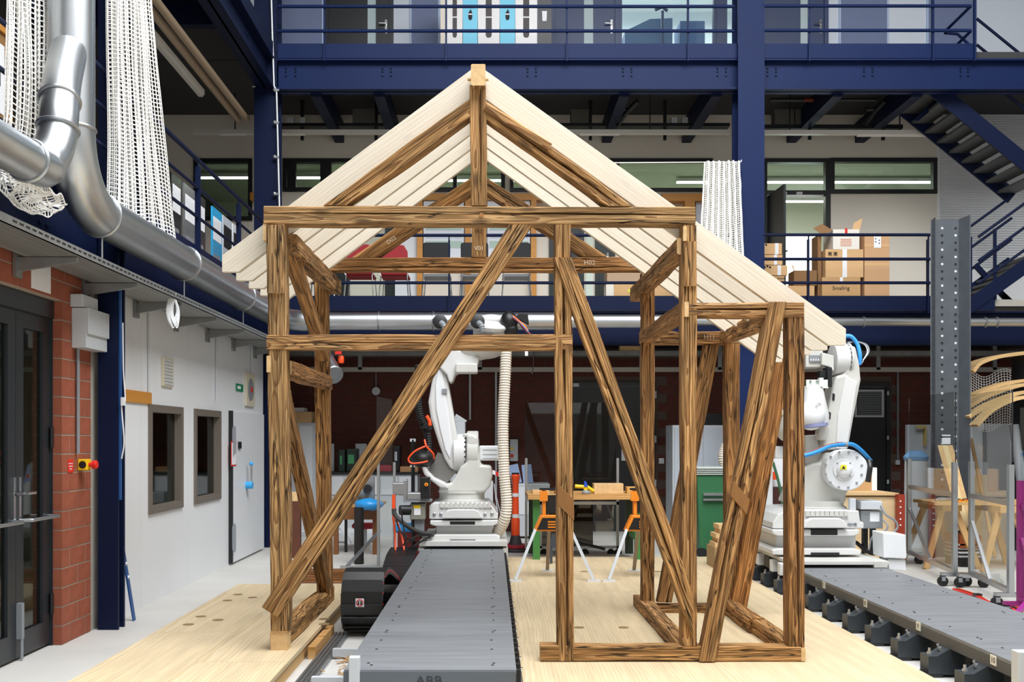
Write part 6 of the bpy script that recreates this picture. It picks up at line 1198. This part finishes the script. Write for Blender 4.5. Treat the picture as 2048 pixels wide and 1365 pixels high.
hw = MB().cyl((0,0,0), (0,-.006,0), .017, n=10).mesh('web_hole', M('pale hole','#cfd2d4',.6)); hb = MB().cyl((0,0,0), (0,-.006,0), .017, n=10).mesh('web_hole', INK); hs = MB().cyl((0,0,0), (0,-.006,0), .012, n=8).mesh('flange_hole', INK)
for k in range(46):
    z = zt2-.12-k*.098
    if z < .3: break
    for j, x in enumerate((XX(1884,Yp+.1), XX(1911,Yp+.1))): inst('web_hole', hw if (k*7+j*3) % 5 < 2 else hb, (x, Yp+.10, z), t)
    for x, yy, r_ in ((xa-.003,Yp-.025,.9),(xa+.055,Yp+.05,.9),(xb_-.022,Yp+.03,-1.1)): inst('flange_hole', hs, (x, yy-.002, z-.03), t, rot=(0,0,r_))
MB().pbox(1884,1901,876,889,Yp+.08,.02).pbox(1884,1901,870,873,Yp+.08,.02).build('label_sheet', PAPER, t)
# white enclosure walls behind
t = thing('white_partition', 'pale grey partition behind the acrylic screens at right', 'partition', V(1990,1060,15.4)); 
MB().box(XX(1925,15.4), XX(1968,15.4), 15.4, 15.45, 0, ZZ(848,15.4)).build('panel', WHITE, t); MB().box(XX(1969,15.4), XX(2200,15.4), 15.4, 15.45, 0, ZZ(848,15.4)).build('panel', LGREY, t); MB().box(XX(1968,15.4)-.02, XX(1968,15.4)+.02, 15.36, 15.4, 0, ZZ(860,15.4)).build('upright', GREY, t)
t = thing('vat', 'white barrel with blue cover behind the acrylic screen', 'barrel', V(1832,1060,14.6)); MB().lathe([(.16,0),(.17,.5),(.16,1.3)], (XX(1832,14.6),14.6,0), n=24).build('barrel', WHITE, t, smooth=True); MB().lathe([(.17,0),(.18,.05),(.1,.14),(.02,.15)], (XX(1832,14.6),14.6,1.3), n=20).build('cover', M('pale blue cover','#7fb0dc',.6), t, smooth=True)
MB().box(XX(1816,15.2), XX(1862,15.2), 15.2, 15.3, 0, ZZ(850,15.2)).build('grey_screen', M('grey board','#9ea3a8',.6)); tag(bpy.data.objects['grey_screen'], 'grey board with brass lever standing behind the white barrel', 'board'); MB().pbox(1832,1850,852,857,15.12,.03).pbox(1850,1853,852,892,15.12,.09).build('lever', M('brass','#c9b06a',.4,.6), bpy.data.objects['grey_screen'])
# rolling acrylic screens
def screen(label, A, B, top, ctop, magenta=False):
    (xa_, ya), (xb2, yb) = A, B; m = M('magenta steel','#8a1a6a',.4) if magenta else ALU
    t = thing('safety_screen', label, 'screen', ((xa_+xb2)/2, (ya+yb)/2, 0), 'rolling acrylic screens'); d = Vector((xb2-xa_, yb-ya, 0)); 
    for x, y in (A, B): MB().box(x-.025, x+.025, y-.025, y+.025, .14, ctop).build('upright', m, t)
    MB().bar((xa_,ya,.16), (xb2,yb,.16), .05, .05).build('bottom_rail', m, t); MB().bar((xa_,ya,1.0), (xb2,yb,1.0), .03, .05).build('middle_rail', m, t)
    n_ = Vector((-d.y, d.x, 0)).normalized()*.004; a3, b3 = Vector((xa_,ya,0)), Vector((xb2,yb,0))
    MB().hexa([a3-n_+Vector((0,0,.2)), b3-n_+Vector((0,0,.2)), b3+n_+Vector((0,0,.2)), a3+n_+Vector((0,0,.2)), a3-n_+Vector((0,0,top)), b3-n_+Vector((0,0,top)), b3+n_+Vector((0,0,top)), a3+n_+Vector((0,0,top))]).build('acrylic_sheet', PLEXI, t)
    MB().bar(a3.lerp(b3,.02)+Vector((0,0,.72)), a3.lerp(b3,.5)+Vector((0,0,.18)), .03, .03).build('brace', m, t)
    for q in (a3, b3):
        MB().bar(q+Vector((-.15,.0,.13)), q+Vector((.15,.0,.13)), .06, .04).build('foot_bar', m, t)
        for s in (-.13, .13): c_ = MB().cyl(q+Vector((s,-.02,.055)), q+Vector((s,.02,.055)), .055, n=16).build('wheel', RUBBER, t, smooth=True); MB().box(q.x+s-.02, q.x+s+.02, q.y-.03, q.y+.03, .06, .12).build('fork', GREY, c_)
    return t
screen('rolling acrylic screen nearest the right robot', (XX(1818,12.6),12.6), (XX(1909,10.7),10.7), ZZ(795,12.2), ZZ(925,10.7))
screen('rolling acrylic screen between the first screen and the magenta post', (XX(1943,10.6),10.6), (XX(2021,9.3),9.3), ZZ(790,10.6), ZZ(930,9.3))
MB().tube([V(1911,680+110,10.7), V(1911,925,10.7)], .006, 6).build('thin_rod', INK, bpy.data.objects['safety_screen']); MB().tube([V(2025,780,9.4), V(2025,925,9.3)], .006, 6).build('thin_rod', INK, bpy.data.objects['safety_screen.001'])
screen('rolling screen with magenta frame at the right picture edge', (XX(2041,8.8),8.8), (XX(2150,7.9),7.9), 1.9, ZZ(962,8.8), True)
o = MB().bar(V(2040,1222,8.4), V(2070,1190,8.3), .1, .03).build('magenta_plate', M('magenta plate','#c73fae',.4)); tag(o, 'magenta plate lying on the floor at the right picture edge', 'plate')
# laminated wood arcs
LAM = timber_mat('laminated veneer', '#c39a63', '#d9b680', '#e6cb9c', ring=30, stain=.1, crackk=0, bump=.03, rough=.5, knots=0, fib=.08)
def arc(label, pts, Yq, w_, h_):
    P = spline([V(x, y, Yq) for x, y in pts], 8); mb = MB(); vs = []; n = len(P)
    for i, p in enumerate(P):
        d = (P[min(i+1,n-1)]-P[max(i-1,0)]).normalized(); u = Vector((-d.z,0,d.x))
        for a, b in ((-1,-1),(1,-1),(1,1),(-1,1)): vs.append(p+Vector((0,a*w_/2,0))+u*(b*h_/2))
    fs = [(0,1,2,3),(n*4-4,n*4-1,n*4-2,n*4-3)]
    for i in range(n-1):
        for k in range(4): fs.append((i*4+k, i*4+(k+1)%4, i*4+4+(k+1)%4, i*4+4+k))
    return tag(mb.add(vs, fs).build('curved_beam', LAM), label, 'beam', 'bent laminated wood beams')
arc('upper bent laminated wood strip right of the perforated column', [(1934,745),(1950,728),(1990,715),(2048,708),(2120,706),(2280,722)], 14.0, .4, .05)
arc('second bent laminated wood strip from the top at right', [(1931,800),(1960,785),(2000,770),(2048,762),(2120,760),(2280,775)], 13.8, .3, .045)
arc('third bent laminated wood strip from the top at right', [(1931,815),(1962,797),(2005,780),(2048,770),(2120,768),(2280,783)], 13.5, .25, .045)
arc('fourth bent laminated wood strip at right, behind the acrylic', [(1932,835),(1970,812),(2010,795),(2048,785),(2120,780),(2280,795)], 13.2, .22, .04)
arc('lowest bent laminated wood strip at right, behind the acrylic', [(1948,852),(1975,825),(2010,805),(2048,795),(2120,790),(2280,805)], 12.9, .2, .04)
t = thing('beam_rack', 'dark steel rack carrying the bent laminated strips at right', 'rack', V(2060,1060,13.6)); MB().box(XX(2085,13.4), XX(2085,13.4)+.08, 12.8, 14.2, 0, ZZ(700,13.4)).build('post', DARK, t); MB().box(XX(2045,13.0), XX(2095,13.0), 13.0, 13.06, ZZ(800,13.0), ZZ(795,13.0)).build('arm', DARK, t)
# planks, trestles, boxes behind the screens
t = thing('plank', 'pale printed plank leaning against the perforated column', 'plank', V(1925,1060,12.9)); 
for k, (m_, d) in enumerate(((CUT,0),(M('pale plank','#e6cf9f',.7),10),(CUT,20))): MB().hexa([V(1938+d,1124,12.7)*1,V(1948+d,1124,12.7),V(1948+d,1124,12.75),V(1938+d,1124,12.75),V(1875+d,891,12.9),V(1885+d,891,12.9),V(1885+d,891,12.95),V(1875+d,891,12.95)]).build('board', m_, t)
def trestle(label, px, Yq, s=1.0):
    t = thing('trestle', label, 'trestle', (XX(px,Yq), Yq, 0), 'wooden trestles'); x = XX(px,Yq); TW = M('trestle wood','#c79e68',.7,var=.1,scale=6)
    for a in (-1, 1):
        for y in (Yq, Yq+.5): MB().bar((x+a*.08,y,.74), (x+a*.33,y+(-.1 if y == Yq else .1),0), .07, .035, up=(0,1,0)).build('leg', TW, t)
    MB().box(x-.12, x+.12, Yq-.1, Yq+.6, .72, .80).build('head_beam', TW, t); return t
trestle('wooden trestle behind the first acrylic screen', 1897, 12.2); trestle('wooden trestle behind the second acrylic screen', 2012, 11.9)
t = thing('trestle_table', 'rough wooden table top across the two trestles', 'table', V(1940,1000,11.2)); MB().box(XX(1868,12.0), XX(2080,12.0), 12.0, 12.6, .80, .84).build('top', M('trestle wood'), t)
t = thing('strap_bundle', 'yellow and red straps on the trestle table', 'straps', V(1925,1004,12.05)); 
for k in range(6): MB().tube(spline([V(1908+k*3,1004-k%3*2,12.05), V(1922+k*2,1000+k%2*3,12.05), V(1938+k,1003-k%3*2,12.05)], 5), .014, 6).build('strap', (YELLOW, RED, INK)[k % 3], t)
t = thing('tube_frame', 'bent white tube frame on the trestle table', 'tube', V(1885,1001,12.2)); MB().tube(spline([V(1870,1001,12.2), V(1885,997,12.2), V(1900,1001,12.2)], 6), .015, 8).tube(spline([V(1880,1001,12.1), V(1900,998,12.1), V(1912,1001,12.1)], 6), .015, 8).build('tube', ALU, t, smooth=True)
t = cbox(1915,1945,1039,1062,13.2,.3,'open carton with printed side under the trestle table', CARD2, group='boxes under the trestle table'); text('verso', 'lettering', V(1923,1050,13.195), .05, INK, t, rot=(math.pi/2,-1.3,0))
t = thing('storage_crate', 'orange-brown crate behind the acrylic screens', 'crate', V(1960,1100,12.2)); MB().pbox(1920,1962,1072,1098,12.3,.4).build('body', M('orange brown crate','#b9602c',.6), t); 
for k in range(4): MB().box(XX(1918,12.3), XX(1964,12.3), 12.3, 12.7, .12+k*.05, .14+k*.05).build('sheet', (LGREY, WHITE)[k % 2], t)
MB().box(XX(1920,12.3), XX(1962,12.3), 12.3, 12.7, 0, .12).build('base', DARK, t)
tag(MB().box(XX(1950,13.8), XX(1975,13.8), 13.8, 13.85, 0, ZZ(950,13.8)).build('plywood_sheet', M('pale plywood')), 'plywood sheet leaning behind the trestle table', 'sheet'); o = MB().tube([V(1942,878,13.7), (XX(1990,13.2),13.2,.02)], .025, 8).build('wood_stick', M('trestle wood')); tag(o, 'thin wooden stick leaning behind the second acrylic screen', 'stick')
o = MB().tube([V(2028,850,13.2), (XX(2062,13.0),13.0,.05)], .06, 16).build('grey_tube', GREY, smooth=True); tag(o, 'grey tube leaning behind the magenta screen', 'tube')
# floor cables right of the track
t = thing('floor_cables', 'red and black cables on the concrete beside the right track', 'cables', V(1950,1185,10.5))
for k, m_ in enumerate((RED, BLACK, ORANGE)): MB().tube(spline([(XX(1925,10.2)+.03*k,10.4,.015), (XX(1955,9.9)+.02*k,9.9+.04*k,.015), (XX(1985,9.5),9.6-.05*k,.015), (XX(2020,9.2)+.05*k,9.2,.02), (XX(2040,8.9),8.8+.06*k,.015)], 6), .013, 6).build('cable', m_, t, smooth=True)
MB().box(XX(1948,9.95), XX(1960,9.95), 9.9, 9.98, 0, .04).build('plug', BLACK, t); MB().box(XX(1982,9.6), XX(1990,9.6), 9.5, 9.6, 0, .045).build('plug', BLACK, t)
